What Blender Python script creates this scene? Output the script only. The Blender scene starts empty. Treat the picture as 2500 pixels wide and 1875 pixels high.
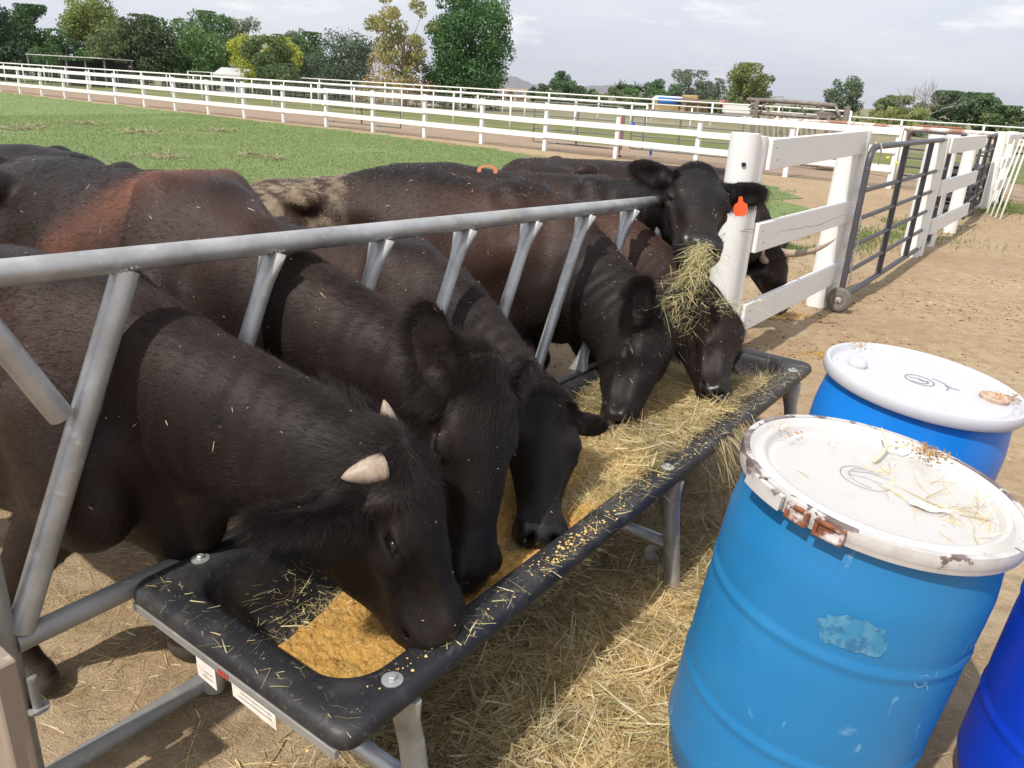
import bpy, math, random, time
import numpy as np
import openvdb as vdb
T0 = time.time()
HAZE_D = 1.1e-4
rng = np.random.default_rng(7)
random.seed(7)
R = math.radians
S = bpy.context.scene
COL = S.collection

# ------------------------------------------------------------------ camera
F_PX, CAM_H, HOR = 1900.0, 1.66, 216.0           # focal length in photo pixels (2500 wide), eye height, horizon row
PITCH = math.atan((937.5 - HOR) / F_PX); ROLL = 0.058
_f = np.array([0, math.cos(PITCH), -math.sin(PITCH)]); _r0 = np.array([1., 0, 0]); _u0 = np.cross(_r0, _f)
_r = math.cos(ROLL) * _r0 + math.sin(ROLL) * _u0
_u = -math.sin(ROLL) * _r0 + math.cos(ROLL) * _u0
CAM = np.array([0, 0, CAM_H])
cd = bpy.data.cameras.new('camera'); cam = bpy.data.objects.new('camera', cd); COL.objects.link(cam)
from mathutils import Matrix, Vector
cam.matrix_world = Matrix(((_r[0], _u[0], -_f[0], 0), (_r[1], _u[1], -_f[1], 0), (_r[2], _u[2], -_f[2], CAM_H), (0, 0, 0, 1)))
cd.sensor_fit = 'HORIZONTAL'; cd.sensor_width = 36.0; cd.lens = 36.0 * F_PX / 2500.0
cd.clip_start = 0.02; cd.clip_end = 30000
S.camera = cam

# ------------------------------------------------------------------ sky, sun, exposure
SUN_AZ, SUN_EL = 231.0, 52.0                      # degrees; azimuth counted from +X towards +Y
w = bpy.data.worlds.new('World'); S.world = w; w.use_nodes = True
nt = w.node_tree; nt.nodes.clear()
out = nt.nodes.new('ShaderNodeOutputWorld'); bg = nt.nodes.new('ShaderNodeBackground')
sky = nt.nodes.new('ShaderNodeTexSky'); sky.sky_type = 'NISHITA'; sky.sun_disc = False
sky.sun_elevation = R(SUN_EL); sky.sun_rotation = R(90 - SUN_AZ)
sky.dust_density = 2.0; sky.air_density = 1.0
tc = nt.nodes.new('ShaderNodeTexCoord')
mp = nt.nodes.new('ShaderNodeMapping'); mp.inputs['Scale'].default_value = (1.0, 1.0, 4.5)
n1 = nt.nodes.new('ShaderNodeTexNoise'); n1.inputs['Scale'].default_value = 2.6; n1.inputs['Detail'].default_value = 8; n1.inputs['Roughness'].default_value = .55
n2 = nt.nodes.new('ShaderNodeTexNoise'); n2.inputs['Scale'].default_value = 7.5; n2.inputs['Detail'].default_value = 10; n2.inputs['Roughness'].default_value = .62
cr = nt.nodes.new('ShaderNodeValToRGB')
cr.color_ramp.elements[0].position = .36; cr.color_ramp.elements[0].color = (7.0, 7.35, 8.35, 1)
cr.color_ramp.elements[1].position = .64; cr.color_ramp.elements[1].color = (8.3, 8.5, 9.0, 1)
cr2 = nt.nodes.new('ShaderNodeValToRGB')
cr2.color_ramp.elements[0].position = .56; cr2.color_ramp.elements[0].color = (0, 0, 0, 1)
cr2.color_ramp.elements[1].position = .74; cr2.color_ramp.elements[1].color = (1, 1, 1, 1)
mx = nt.nodes.new('ShaderNodeMix'); mx.data_type = 'RGBA'; mx.inputs[0].default_value = .90      # thin cloud over the clear sky
mx2 = nt.nodes.new('ShaderNodeMix'); mx2.data_type = 'RGBA'; mx2.inputs[7].default_value = (10.2, 10.1, 10.0, 1)
L = nt.links.new
L(tc.outputs['Generated'], mp.inputs['Vector']); L(mp.outputs[0], n1.inputs['Vector']); L(mp.outputs[0], n2.inputs['Vector'])
L(n1.outputs['Fac'], cr.inputs[0]); L(n2.outputs['Fac'], cr2.inputs[0])
sx = nt.nodes.new('ShaderNodeSeparateXYZ'); L(tc.outputs['Generated'], sx.inputs[0])
mz = nt.nodes.new('ShaderNodeMapRange'); mz.inputs[1].default_value = .12; mz.inputs[2].default_value = 1.0; mz.inputs[3].default_value = .10; mz.inputs[4].default_value = .115; L(sx.outputs['Z'], mz.inputs[0])   # overcast sky: brighter towards the zenith
L(mz.outputs[0], bg.inputs['Strength'])
L(sky.outputs[0], mx.inputs[6]); L(cr.outputs[0], mx.inputs[7])
L(mx.outputs[2], mx2.inputs[6]); L(cr2.outputs[0], mx2.inputs[0]); L(mx2.outputs[2], bg.inputs['Color'])
L(bg.outputs[0], out.inputs[0])
sd = bpy.data.lights.new('sun', 'SUN'); sd.energy = 3.9; sd.angle = R(0.8); sd.color = (1, .945, .86)
sun = bpy.data.objects.new('sun', sd); COL.objects.link(sun)
sv = Vector((math.cos(R(SUN_EL)) * math.cos(R(SUN_AZ)), math.cos(R(SUN_EL)) * math.sin(R(SUN_AZ)), math.sin(R(SUN_EL))))
sun.rotation_euler = sv.to_track_quat('Z', 'Y').to_euler(); sun.location = (-6, -8, 14)
S.view_settings.view_transform = 'Standard'; S.view_settings.look = 'None'
S.view_settings.exposure = 0.22; S.view_settings.gamma = 1; S.view_settings.use_curve_mapping = False
S.cycles.max_bounces = 6; S.cycles.transparent_max_bounces = 8
try: S.cycles.use_denoising = True
except Exception: pass

# ------------------------------------------------------------------ design helpers: photo pixel -> world point
def ray(x, y): return (x - 1250) / F_PX * _r - (y - 937.5) / F_PX * _u + _f
def onz(x, y, z=0.): d = ray(x, y); return CAM + (z - CAM_H) / d[2] * d
def atd(x, y, dep): return CAM + ray(x, y) * dep
def proj(p):
    d = np.asarray(p, float) - CAM; q = d @ _f
    return 1250 + F_PX * (d @ _r) / q, 937.5 - F_PX * (d @ _u) / q
def gat(px, dep):                                # ground point in column px at a given depth
    lo, hi = 150., 4000.
    for _ in range(50):
        m = (lo + hi) / 2; g = onz(px, m) if ray(px, m)[2] < -1e-5 else None
        if g is None or (g - CAM) @ _f > dep: lo = m
        else: hi = m
    return onz(px, hi)
def height_at(g, ytop):                          # height above g whose image row is ytop
    lo, hi = 0., 60.
    for _ in range(40):
        m = (lo + hi) / 2
        if proj((g[0], g[1], m))[1] > ytop: lo = m
        else: hi = m
    return lo

# ------------------------------------------------------------------ object helpers
def nmesh(name, V, faces, smooth=False, mat=None, parent=None, colors=None, uvs=None):
    """mesh from numpy: V (n,3); faces = list of (m,k) int arrays"""
    me = bpy.data.meshes.new(name)
    V = np.asarray(V, np.float32).reshape(-1, 3)
    faces = [np.asarray(f, np.int32) for f in (faces if isinstance(faces, (list, tuple)) else [faces]) if len(f)]
    me.vertices.add(len(V)); me.vertices.foreach_set('co', V.ravel())
    nl = sum(f.size for f in faces); nf = sum(len(f) for f in faces)
    me.loops.add(nl); me.polygons.add(nf)
    me.loops.foreach_set('vertex_index', np.concatenate([f.ravel() for f in faces]))
    ls, off = [], 0
    for f in faces:
        ls.append(off + np.arange(len(f)) * f.shape[1]); off += f.size
    me.polygons.foreach_set('loop_start', np.concatenate(ls).astype(np.int32))
    me.update(calc_edges=True); me.validate()
    if smooth: me.polygons.foreach_set('use_smooth', np.ones(len(me.polygons), bool))
    if colors is not None:
        a = me.color_attributes.new('tint', 'FLOAT_COLOR', 'POINT')
        c = np.ones((len(V), 4), np.float32); c[:, :3] = colors; a.data.foreach_set('color', c.ravel())
    if mat: me.materials.append(mat)
    o = bpy.data.objects.new(name, me); COL.objects.link(o)
    if parent: o.parent = parent
    return o
def tag(o, label=None, cat=None, group=None, kind=None):
    if label: o['label'] = label
    if cat: o['category'] = cat
    if group: o['group'] = group
    if kind: o['kind'] = kind
    return o
def empty(name, loc=(0, 0, 0), rz=0, label=None, cat=None, group=None):
    o = bpy.data.objects.new(name, None); COL.objects.link(o); o.location = loc; o.rotation_euler = (0, 0, rz)
    o.empty_display_size = .1
    return tag(o, label, cat, group)
def share(name, src, parent=None, loc=(0, 0, 0), rot=(0, 0, 0), scale=(1, 1, 1)):
    o = bpy.data.objects.new(name, src.data); COL.objects.link(o); o.location = loc; o.rotation_euler = rot; o.scale = scale
    if parent: o.parent = parent
    return o
def copy_tree(src, parent=None):
    c = src.copy(); COL.objects.link(c); c.parent = parent
    for ch in list(src.children): copy_tree(ch, c)
    return c

class MB:
    """collects boxes and tubes into one mesh"""
    def __init__(s): s.V = []; s.F = {}; s.n = 0
    def add(s, V, F):
        V = np.asarray(V, float).reshape(-1, 3)
        for f in F: s.F.setdefault(len(f), []).append([i + s.n for i in f])
        s.V.append(V); s.n += len(V)
    def box(s, c, size, M=None, bev=0.0, taper=1.0):
        hx, hy, hz = [q / 2 for q in size]; b = min(bev, hx * .9, hy * .9, hz * .9)
        if b <= 0:
            P = np.array([(x * (taper if z > 0 else 1), y * (taper if z > 0 else 1), z) for z in (-hz, hz) for y in (-hy, hy) for x in (-hx, hx)])
            F = [(0, 2, 3, 1), (4, 5, 7, 6), (0, 1, 5, 4), (2, 6, 7, 3), (0, 4, 6, 2), (1, 3, 7, 5)]
        else:
            P, idx = [], {}
            for sx in (-1, 1):
                for sy in (-1, 1):
                    for sz in (-1, 1):
                        for k in range(3):
                            p = [sx * hx, sy * hy, sz * hz]
                            for j in range(3):
                                if j != k: p[j] -= (sx, sy, sz)[j] * b
                            idx[(sx, sy, sz, k)] = len(P); P.append(p)
            P = np.array(P); F = []
            for k in range(3):
                a, c2 = [j for j in range(3) if j != k]
                for sg in (-1, 1):
                    q = []
                    for (u, v) in ((-1, -1), (1, -1), (1, 1), (-1, 1)):
                        t = [0, 0, 0]; t[k] = sg; t[a] = u; t[c2] = v; q.append(idx[(*t, k)])
                    F.append(q if (sg > 0) ^ (k == 1) else q[::-1])
            for k in range(3):                      # edges along axis k
                a, c2 = [j for j in range(3) if j != k]
                for u in (-1, 1):
                    for v in (-1, 1):
                        q = []
                        for (sk, fk) in ((-1, a), (1, a), (1, c2), (-1, c2)):
                            t = [0, 0, 0]; t[k] = sk; t[a] = u; t[c2] = v; q.append(idx[(*t, fk)])
                        F.append(q)
            for sx in (-1, 1):
                for sy in (-1, 1):
                    for sz in (-1, 1): F.append([idx[(sx, sy, sz, k)] for k in range(3)])
        if M is not None: P = P @ np.array(M).T
        s.add(P + np.array(c), F)
    def beam(s, p, q, w, h, bev=0, up=(0, 0, 1), roll=0.0):
        """rectangular bar from p to q; w across, h along up"""
        p, q = np.array(p, float), np.array(q, float); d = q - p; Ln = np.linalg.norm(d); d /= Ln
        u = np.array(up, float); sdir = np.cross(d, u)
        if np.linalg.norm(sdir) < 1e-4: sdir = np.cross(d, (1, 0, 0))
        sdir /= np.linalg.norm(sdir); u = np.cross(sdir, d)
        s.box((p + q) / 2, (Ln, w, h), np.stack([d, sdir, u], 1), bev)
    def tube(s, pts, r, n=10, cap=True, flat=None):
        pts = np.array(pts, float); m = len(pts); rr = np.full(m, r) if np.isscalar(r) else np.array(r, float)
        T = np.gradient(pts, axis=0); T /= np.linalg.norm(T, axis=1)[:, None] + 1e-12
        ref = np.array([0, 0, 1.]) if abs(T[0][2]) < .9 else np.array([1., 0, 0])
        A = np.cross(T[0], ref); A /= np.linalg.norm(A); V = []
        an = np.arange(n) * 2 * np.pi / n
        for i in range(m):
            A = A - (A @ T[i]) * T[i]; A /= np.linalg.norm(A); B = np.cross(T[i], A)
            fa = 1 if flat is None else flat[i]
            V.append(pts[i] + rr[i] * (np.cos(an)[:, None] * A / math.sqrt(fa) * 1.0 + np.sin(an)[:, None] * B * fa))
        F = []
        for i in range(m - 1):
            for j in range(n): F.append((i * n + j, i * n + (j + 1) % n, (i + 1) * n + (j + 1) % n, (i + 1) * n + j))
        if cap:
            F.append(tuple(range(n - 1, -1, -1))); F.append(tuple((m - 1) * n + j for j in range(n)))
        s.add(np.concatenate(V), F)
    def lathe(s, prof, n=32, c=(0, 0, 0), M=None, cap=True):
        an = np.arange(n) * 2 * np.pi / n; V = []
        for (r, z) in prof: V.append(np.stack([r * np.cos(an), r * np.sin(an), np.full(n, z)], 1))
        V = np.concatenate(V); F = []
        for i in range(len(prof) - 1):
            for j in range(n): F.append((i * n + j, i * n + (j + 1) % n, (i + 1) * n + (j + 1) % n, (i + 1) * n + j))
        if cap:
            F.append(tuple(range(n - 1, -1, -1))); F.append(tuple((len(prof) - 1) * n + j for j in range(n)))
        if M is not None: V = V @ np.array(M).T
        s.add(V + np.array(c), F)
    def build(s, name, mat=None, parent=None, smooth=False, loc=None, colors=None, auto=None):
        V = np.concatenate(s.V)
        if loc is not None: V = V - np.array(loc)
        me = bpy.data.meshes.new(name)
        me.from_pydata(V.tolist(), [], [f for k in s.F for f in s.F[k]]); me.update()
        if smooth: me.polygons.foreach_set('use_smooth', np.ones(len(me.polygons), bool))
        if mat: me.materials.append(mat)
        o = bpy.data.objects.new(name, me); COL.objects.link(o)
        if loc is not None: o.location = loc
        if smooth and auto is not None:
            me.set_sharp_from_angle(angle=R(auto))
        if parent:
            o.parent = parent
        return o

# ------------------------------------------------------------------ materials
def mat(name, color=(.5, .5, .5), rough=.6, metal=0., spec=.5, noise=None, bump=None, attr=None, sheen=0, extra=None, coords='Object'):
    """noise = [(scale, detail, lo, hi, colour, mix amount[, stretch])], bump = [(scale, strength, distance[, stretch])]"""
    m = bpy.data.materials.new(name); m.use_nodes = True; nt = m.node_tree; b = nt.nodes['Principled BSDF']
    b.inputs['Roughness'].default_value = rough; b.inputs['Metallic'].default_value = metal
    b.inputs['Specular IOR Level'].default_value = spec
    if sheen: b.inputs['Sheen Weight'].default_value = sheen
    tc = nt.nodes.new('ShaderNodeTexCoord'); link = nt.links.new
    def coord(st):
        if not st: return tc.outputs[coords]
        mp = nt.nodes.new('ShaderNodeMapping'); mp.inputs['Scale'].default_value = st; link(tc.outputs[coords], mp.inputs[0]); return mp.outputs[0]
    if attr:
        a = nt.nodes.new('ShaderNodeAttribute'); a.attribute_name = attr; cur = a.outputs['Color']
    else:
        rgb = nt.nodes.new('ShaderNodeRGB'); rgb.outputs[0].default_value = (*color, 1); cur = rgb.outputs[0]
    for nz in noise or []:
        sc, det, lo, hi, colr, amt = nz[:6]; st = nz[6] if len(nz) > 6 else None
        n = nt.nodes.new('ShaderNodeTexNoise'); n.inputs['Scale'].default_value = sc; n.inputs['Detail'].default_value = det; n.inputs['Roughness'].default_value = .6
        link(coord(st), n.inputs['Vector'])
        mr = nt.nodes.new('ShaderNodeMapRange'); mr.inputs[1].default_value = lo; mr.inputs[2].default_value = hi; mr.inputs[4].default_value = amt
        link(n.outputs['Fac'], mr.inputs[0])
        mx = nt.nodes.new('ShaderNodeMix'); mx.data_type = 'RGBA'; mx.inputs[7].default_value = (*colr, 1)
        link(mr.outputs[0], mx.inputs[0]); link(cur, mx.inputs[6]); cur = mx.outputs[2]
    link(cur, b.inputs['Base Color'])
    prev = None
    for bp in bump or []:
        sc, stg, dist = bp[:3]; st = bp[3] if len(bp) > 3 else None
        n = nt.nodes.new('ShaderNodeTexNoise'); n.inputs['Scale'].default_value = sc; n.inputs['Detail'].default_value = 6; n.inputs['Roughness'].default_value = .65
        link(coord(st), n.inputs['Vector'])
        bn = nt.nodes.new('ShaderNodeBump'); bn.inputs['Strength'].default_value = stg; bn.inputs['Distance'].default_value = dist
        link(n.outputs['Fac'], bn.inputs['Height'])
        if prev: link(prev.outputs[0], bn.inputs['Normal'])
        prev = bn
    if prev: link(prev.outputs[0], b.inputs['Normal'])
    if extra: extra(m, nt, b)
    return m
def leafy(m, nt, b):                              # thin leaves let some light through
    tr = nt.nodes.new('ShaderNodeBsdfTranslucent'); ms = nt.nodes.new('ShaderNodeMixShader'); ms.inputs[0].default_value = .40
    o = nt.nodes['Material Output']; src = b.inputs['Base Color'].links[0].from_socket
    nt.links.new(src, tr.inputs[0]); nt.links.new(b.outputs[0], ms.inputs[1]); nt.links.new(tr.outputs[0], ms.inputs[2]); nt.links.new(ms.outputs[0], o.inputs[0])

def smooth_noise(P, scale, seed=0, octaves=3):
    """cheap band-limited 3-D noise on points, about -1..1"""
    r = np.random.default_rng(seed); v = np.zeros(len(P)); a = 1.; tot = 0.
    for o in range(octaves):
        for k in range(5):
            d = r.normal(size=3); d *= scale * (2 ** o) / np.linalg.norm(d) * r.uniform(.7, 1.3)
            v += a * np.sin(P @ d + r.uniform(0, 6.28)) / 2.2
        tot += a; a *= .5
    return v / tot
def flakes(name, P, D, length, width, mat, parent=None, bend=.25, colors=None, seed=1, segs=2, thick_dir=None):
    """ribbons (straw, grass, hair): start points P, directions D (unit), arrays of length and width"""
    r = np.random.default_rng(seed); n = len(P); length = np.broadcast_to(length, n)[:, None]; width = np.broadcast_to(width, n)[:, None]
    W = np.cross(D, r.normal(size=(n, 3))); W /= np.linalg.norm(W, axis=1)[:, None] + 1e-9
    B = np.cross(D, W) * (r.uniform(-1, 1, (n, 1)) * bend)
    rows = []
    for k in range(segs + 1):
        t = k / segs; c = P + D * length * t + B * length * (t * t)
        wv = W * width * (.5 if k < segs else .2)
        rows += [c - wv, c + wv]
    V = np.stack(rows, 1).reshape(-1, 3); nv = 2 * (segs + 1); base = np.arange(n)[:, None] * nv
    F = np.concatenate([base + np.array([[2 * k, 2 * k + 1, 2 * k + 3, 2 * k + 2]]) for k in range(segs)])
    C = None if colors is None else np.repeat(colors, nv, 0)
    return nmesh(name, V, F, mat=mat, parent=parent, colors=C)

# ================================================================== GROUND
SANDY = [(1.3, 6, .35, .7, (.33, .22, .125), .75), (9, 8, .45, .72, (.20, .13, .075), .75), (.5, 6, .5, .68, (.27, .185, .115), .6), (40, 6, .5, .75, (.50, .39, .24), .5), (160, 4, .55, .8, (.56, .46, .31), .55, (1, .35, 1)), (300, 3, .62, .75, (.10, .06, .035), .6)]
M_DIRT = mat('dirt', (.395, .305, .20), .95, spec=.15, noise=SANDY, bump=[(30, .6, .02), (160, .7, .006), (5, .4, .05)])
def dirt_far(m, nt, b): pass
gx = np.unique(np.concatenate([np.arange(-3.0, 6.0, .035), np.geomspace(6.0, 6000, 60), -np.geomspace(3.0, 6000, 60)]))
gy = np.unique(np.concatenate([np.arange(.4, 9.0, .035), np.geomspace(9.0, 9000, 60), .4 - np.geomspace(.05, 300, 30)]))
GX, GY = np.meshgrid(gx, gy, indexing='ij'); P2 = np.stack([GX.ravel(), GY.ravel(), np.zeros(GX.size)], 1)
nearw = np.clip(1 - (np.abs(P2[:, 0] - 1.5) - 4.0) / 1.2, 0, 1) * np.clip(1 - (P2[:, 1] - 8.0) / .9, 0, 1) * np.clip((P2[:, 1] - .3) / .5, 0, 1)
def relief(P):
    v = smooth_noise(P, 2.5, 1, 2) * .010 + smooth_noise(P, 11, 2, 2) * .007 + smooth_noise(P, 36, 3, 2) * .005
    tr = np.clip(smooth_noise(P, 1.7, 8, 2) * 1.5 + .2 - (P[:, 0] - 2.0) * .0, 0, 1)      # trampled soil
    return v + tr * (np.maximum(smooth_noise(P, 52, 5, 2), -.2) * .008)
P2[:, 2] = (relief(P2) - .006) * nearw
ni, nj = len(gx), len(gy); I = np.arange((ni - 1) * (nj - 1)); ii, jj = I // (nj - 1), I % (nj - 1)
Q = np.stack([ii * nj + jj, (ii + 1) * nj + jj, (ii + 1) * nj + jj + 1, ii * nj + jj + 1], 1)
tag(nmesh('ground', P2, Q, True, M_DIRT), 'dry sandy corral ground littered with chaff and hoof marks', kind='structure')

def sheet(name, pts, z, m, label, jit=.25, step=.8, seed=1):
    """flat patch with a ragged outline"""
    r = np.random.default_rng(seed); P = []
    for i in range(len(pts)):
        a, b = np.array(pts[i][:2]), np.array(pts[(i + 1) % len(pts)][:2]); L_ = np.linalg.norm(b - a); n = max(1, min(80, int(L_ / step)))
        nn = np.array([b[1] - a[1], a[0] - b[0]]) / (L_ + 1e-9)
        for k in range(n): P.append(a + (b - a) * k / n + nn * r.normal() * jit * (k > 0) * min(1, L_ / 4))
    me = bpy.data.meshes.new(name); me.from_pydata([(p[0], p[1], z) for p in P], [], [tuple(range(len(P)))]); me.update()
    if me.polygons[0].normal.z < 0: me.flip_normals()
    me.materials.append(m); o = bpy.data.objects.new(name, me); COL.objects.link(o); return tag(o, label, kind='structure')
M_GRASS = mat('grass', (.215, .29, .11), .9, spec=.15, noise=[(.35, 5, .4, .65, (.23, .27, .12), .7), (1.3, 6, .5, .75, (.26, .25, .13), .55), (6, 5, .45, .7, (.11, .17, .06), .6), (.6, 8, .63, .74, (.36, .29, .17), .8)], bump=[(12, .8, .08), (50, .8, .03)])
M_GRASS2 = mat('dry grass', (.15, .17, .06), .9, spec=.15, noise=[(.25, 5, .45, .7, (.30, .24, .13), .8), (2, 6, .5, .7, (.09, .14, .035), .6)], bump=[(10, .8, .08)])
M_TRACK = mat('track', (.30, .225, .165), .95, spec=.1, noise=[(1.2, 6, .4, .7, (.24, .17, .115), .7), (12, 6, .5, .7, (.42, .33, .24), .6)], bump=[(8, .6, .05)])
FA = np.array([8.15, 18.24]); FU = np.array([-.817, .577]); FN = np.array([.577, .817])      # white board fence: foot line, direction, away side
def fl(t, off=0., z=0.): q = FA + FU * t + FN * off; return (q[0], q[1], z)
sheet('pasture', [fl(-.2, -6.5), fl(1.5, -2.6), fl(7.5, -2.3), fl(11, -1.0), fl(30, -.5), fl(95, -.5), (-75, 30), (-45, 6), (-12, 5.5), (-5, 6.2), (-1.2, 7.6), (1.0, 9.3), (2.0, 11.2), (3.6, 11.6), (5.0, 11.0)], .008, M_GRASS, 'green pasture grass inside the white fence', .28, .6)
sheet('track', [fl(-14, .3), fl(100, .6), fl(100, 5.2), fl(-14, 5.0)], .004, M_TRACK, 'reddish dirt lane running behind the white board fence', .2, 1.)
sheet('field', [fl(-40, 5.6), fl(100, 5.4), fl(90, 17), fl(30, 19), fl(-50, 17)], .008, M_GRASS2, 'patchy green and tan field beyond the dirt lane', .5, 1.5, 4)

def blades(name, P, hmin, hmax, wd, c0, c1, label, seed=2, lean=.45):
    r = np.random.default_rng(seed); n = len(P); D = r.normal(size=(n, 3)) * lean; D[:, 2] = 1; D /= np.linalg.norm(D, axis=1)[:, None]
    t = r.random((n, 1)); C = np.array(c0) * (1 - t) + np.array(c1) * t
    o = flakes(name, P, D, r.uniform(hmin, hmax, n), wd * r.uniform(.6, 1.4, n), M_BLADE, None, .6, C, seed)
    return tag(o, label, kind='stuff')
M_BLADE = mat('blade', attr='tint', rough=.7, spec=.2, extra=leafy)
def scatter_tri(poly, n, seed):
    r = np.random.default_rng(seed); poly = np.array([q[:2] for q in poly]); lo, hi = poly.min(0), poly.max(0); out_ = []
    while sum(len(o) for o in out_) < n:
        p = lo + r.random((n * 3, 2)) * (hi - lo); ins = np.zeros(len(p), bool); j = len(poly) - 1
        for i in range(len(poly)):
            a, b = poly[i], poly[j]; c = ((a[1] > p[:, 1]) != (b[1] > p[:, 1])) & (p[:, 0] < (b[0] - a[0]) * (p[:, 1] - a[1]) / (b[1] - a[1] + 1e-12) + a[0]); ins ^= c; j = i
        out_.append(p[ins])
    return np.concatenate(out_)[:n]
# turf in view, denser towards the camera
M_PLAIN = mat('plain', (.20, .185, .105), .95, spec=.1, noise=[(.05, 5, .4, .65, (.30, .25, .165), .8), (.3, 6, .5, .7, (.12, .135, .06), .7)])
sheet('plain', [fl(-60, 18), fl(100, 18), (-900, 800), (-3000, 6000), (4000, 6000), (900, 300), (60, 10)], .004, M_PLAIN, 'flat scrubby plain stretching to the horizon', .3, 4., 9)
gp_ = []
for k, (poly, n) in enumerate((([fl(1, -3), fl(12, -1.1), fl(26, -.6), (-20, 14), (-9, 9), (-3, 8), (0, 9), (3.5, 11.8)], 120000), ([fl(26, -.6), fl(52, -.6), (-34, 22), (-20, 14)], 30000))):
    p = scatter_tri(poly, n, 20 + k); cl = smooth_noise(np.c_[p, p[:, :1] * 0], 1.6, 5, 3); keep = cl > -1.2 + rng.random(len(p)) * .8
    gp_.append(p[keep])
p = np.concatenate(gp_); P3 = np.c_[p, np.full(len(p), .008)]
blades('grass', P3, .012, .042, .012, (.18, .255, .085), (.26, .325, .13), 'short green turf blades growing across the pasture')
def patch(c, sx, sy, rot, n, seed):
    r = np.random.default_rng(seed); q = r.normal(size=(n, 2)) * [sx, sy]; cs, sn = math.cos(rot), math.sin(rot); q = q @ np.array([[cs, sn], [-sn, cs]]) + c
    k = smooth_noise(np.c_[q, q[:, :1] * 0], 3.0, seed, 3) > -.25; return q[k]
p = np.concatenate([patch((3.3, 9.8), .8, .32, .6, 8000, 31), patch((5.0, 11.6), .9, .35, .6, 5000, 32), patch((9.2, 15.4), .7, .30, .9, 3500, 33), patch((3.2, 12.4), 1.4, .35, -.5, 7000, 34), patch((1.2, 10.6), 1.3, .5, .4, 6000, 35)])
blades('patch_grass', np.c_[p, np.full(len(p), .0)], .02, .075, .010, (.13, .19, .06), (.25, .29, .12), 'ragged green grass tufts growing in the dirt near the gates', 5)
# dry clumps left lying on the pasture
M_CLUMP = mat('dry clump', (.40, .38, .22), .95, noise=[(20, 5, .4, .7, (.25, .19, .10), .8)], bump=[(60, .8, .02)])
CL = []
for (px, py, wd) in ((200, 303, .75), (350, 327, .95), (528, 322, .7), (48, 318, .8), (95, 313, .4), (400, 387, .6), (612, 384, .35), (668, 392, .3)):
    c = onz(px, py); n = int(330 * wd); pp = np.stack([c[0] + rng.normal(size=n) * wd * .42, c[1] + rng.normal(size=n) * wd * .28, np.full(n, .02) + rng.random(n) * .07], 1)
    D = rng.normal(size=(n, 3)); D[:, 2] *= .4; D /= np.linalg.norm(D, axis=1)[:, None]
    o = empty('hay_clump', c); flakes('strands', pp - c, D, rng.uniform(.08, .22, n), .012, M_CLUMP, o, seed=px)['kind'] = 'stuff'
    CL.append(o)
for o, lb in zip(CL, ('dry hay clump on the pasture near the white fence, second from the left', 'widest dry hay clump in the middle of the pasture', 'dry hay clump on the pasture towards the right', 'long dry hay clump at the left edge of the pasture', 'small dry hay clump beside the leftmost one', 'dry hay clump just above the rusty shouldered cow', 'small dry clump nearest the dusty rumped cow, left one', 'smallest dry clump above the dusty rumped cow')):
    tag(o, lb, 'hay clump', 'dry hay clumps on the pasture')

# ================================================================== FENCES
WHITE_N = [(3, 5, .5, .75, (.70, .68, .63), .5), (40, 6, .62, .72, (.50, .45, .38), .55, (1, 1, .12)), (14, 6, .66, .74, (.42, .36, .30), .6)]
M_WHITE = mat('white paint', (.76, .755, .74), .55, noise=WHITE_N, bump=[(60, .25, .004, (1, 1, .15))])
M_WHITE2 = mat('white board paint', (.76, .755, .745), .5, noise=[(4, 5, .5, .8, (.68, .66, .62), .5), (22, 7, .64, .72, (.47, .38, .29), .5)], bump=[(50, .35, .003, (.12, .12, 1))])
M_PIPEW = mat('white pipe', (.76, .75, .72), .5, noise=[(5, 5, .6, .72, (.45, .33, .25), .6)])
M_RUSTW = mat('rusting white pipe', (.74, .73, .70), .55, noise=[(1.6, 4, .48, .56, (.30, .14, .08), .95), (9, 4, .5, .6, (.42, .25, .17), .6)])
# near board fence, post 1 (pair of round posts) to the gate post
M_CRACK = mat('dark gap', (.05, .045, .04), .9)
def rpost(name, x, y, r, h, m, parent, lean=(0, 0), n=20, sq=1.0):
    b = MB(); zs = np.linspace(0, h, 9); prof = []
    b.tube([(lean[0] * z / h, lean[1] * z / h, z) for z in zs], [r * (1.03 - .03 * z / h) for z in zs], n)
    o = b.build(name, m, parent, True, auto=40); o.location = (x, y, 0); return o
p1 = atd(1764, 700, 4.98)[:2]; p1b = p1 + np.array([.075, .075])
g1 = np.array([2.66, 6.78]); g1b = g1 + np.array([.115, .115])
nf = empty('board_fence', (p1[0], p1[1], 0), 0, 'short white board fence with round posts between trough and tube gate', 'fence', 'white fences')
for q, r_, h_ in ((p1, .088, 1.485), (p1b, .080, 1.47)): rpost('post', q[0] - p1[0], q[1] - p1[1], r_, h_, M_WHITE, nf)
for q, r_, h_ in ((g1, .085, 1.49), (g1b, .085, 1.48)): rpost('post', q[0] - p1[0], q[1] - p1[1], r_, h_, M_WHITE, nf, (.02, .0))
M_HOLE = mat('hole', (.02, .02, .02), .9)
fd = np.append(g1b - p1b, 0); fd = fd / np.linalg.norm(fd); sd_ = np.array([fd[1], -fd[0], 0])   # towards the camera side
c3 = lambda q, z: np.array([q[0], q[1], z])
bs = c3(p1b, 0) + sd_ * .085 + fd * .04 - np.array([p1[0], p1[1], 0]); be = c3(g1b, 0) + sd_ * .06 + fd * .10 - np.array([p1[0], p1[1], 0])
for (z0, z1, hh) in ((1.365, 1.40, .185), (.855, .83, .185), (.33, .30, .185)):
    b = MB(); b.beam(bs + [0, 0, z0], be + [0, 0, z1], .042, hh, .004); o = b.build('rail', M_WHITE2, nf)
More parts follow.
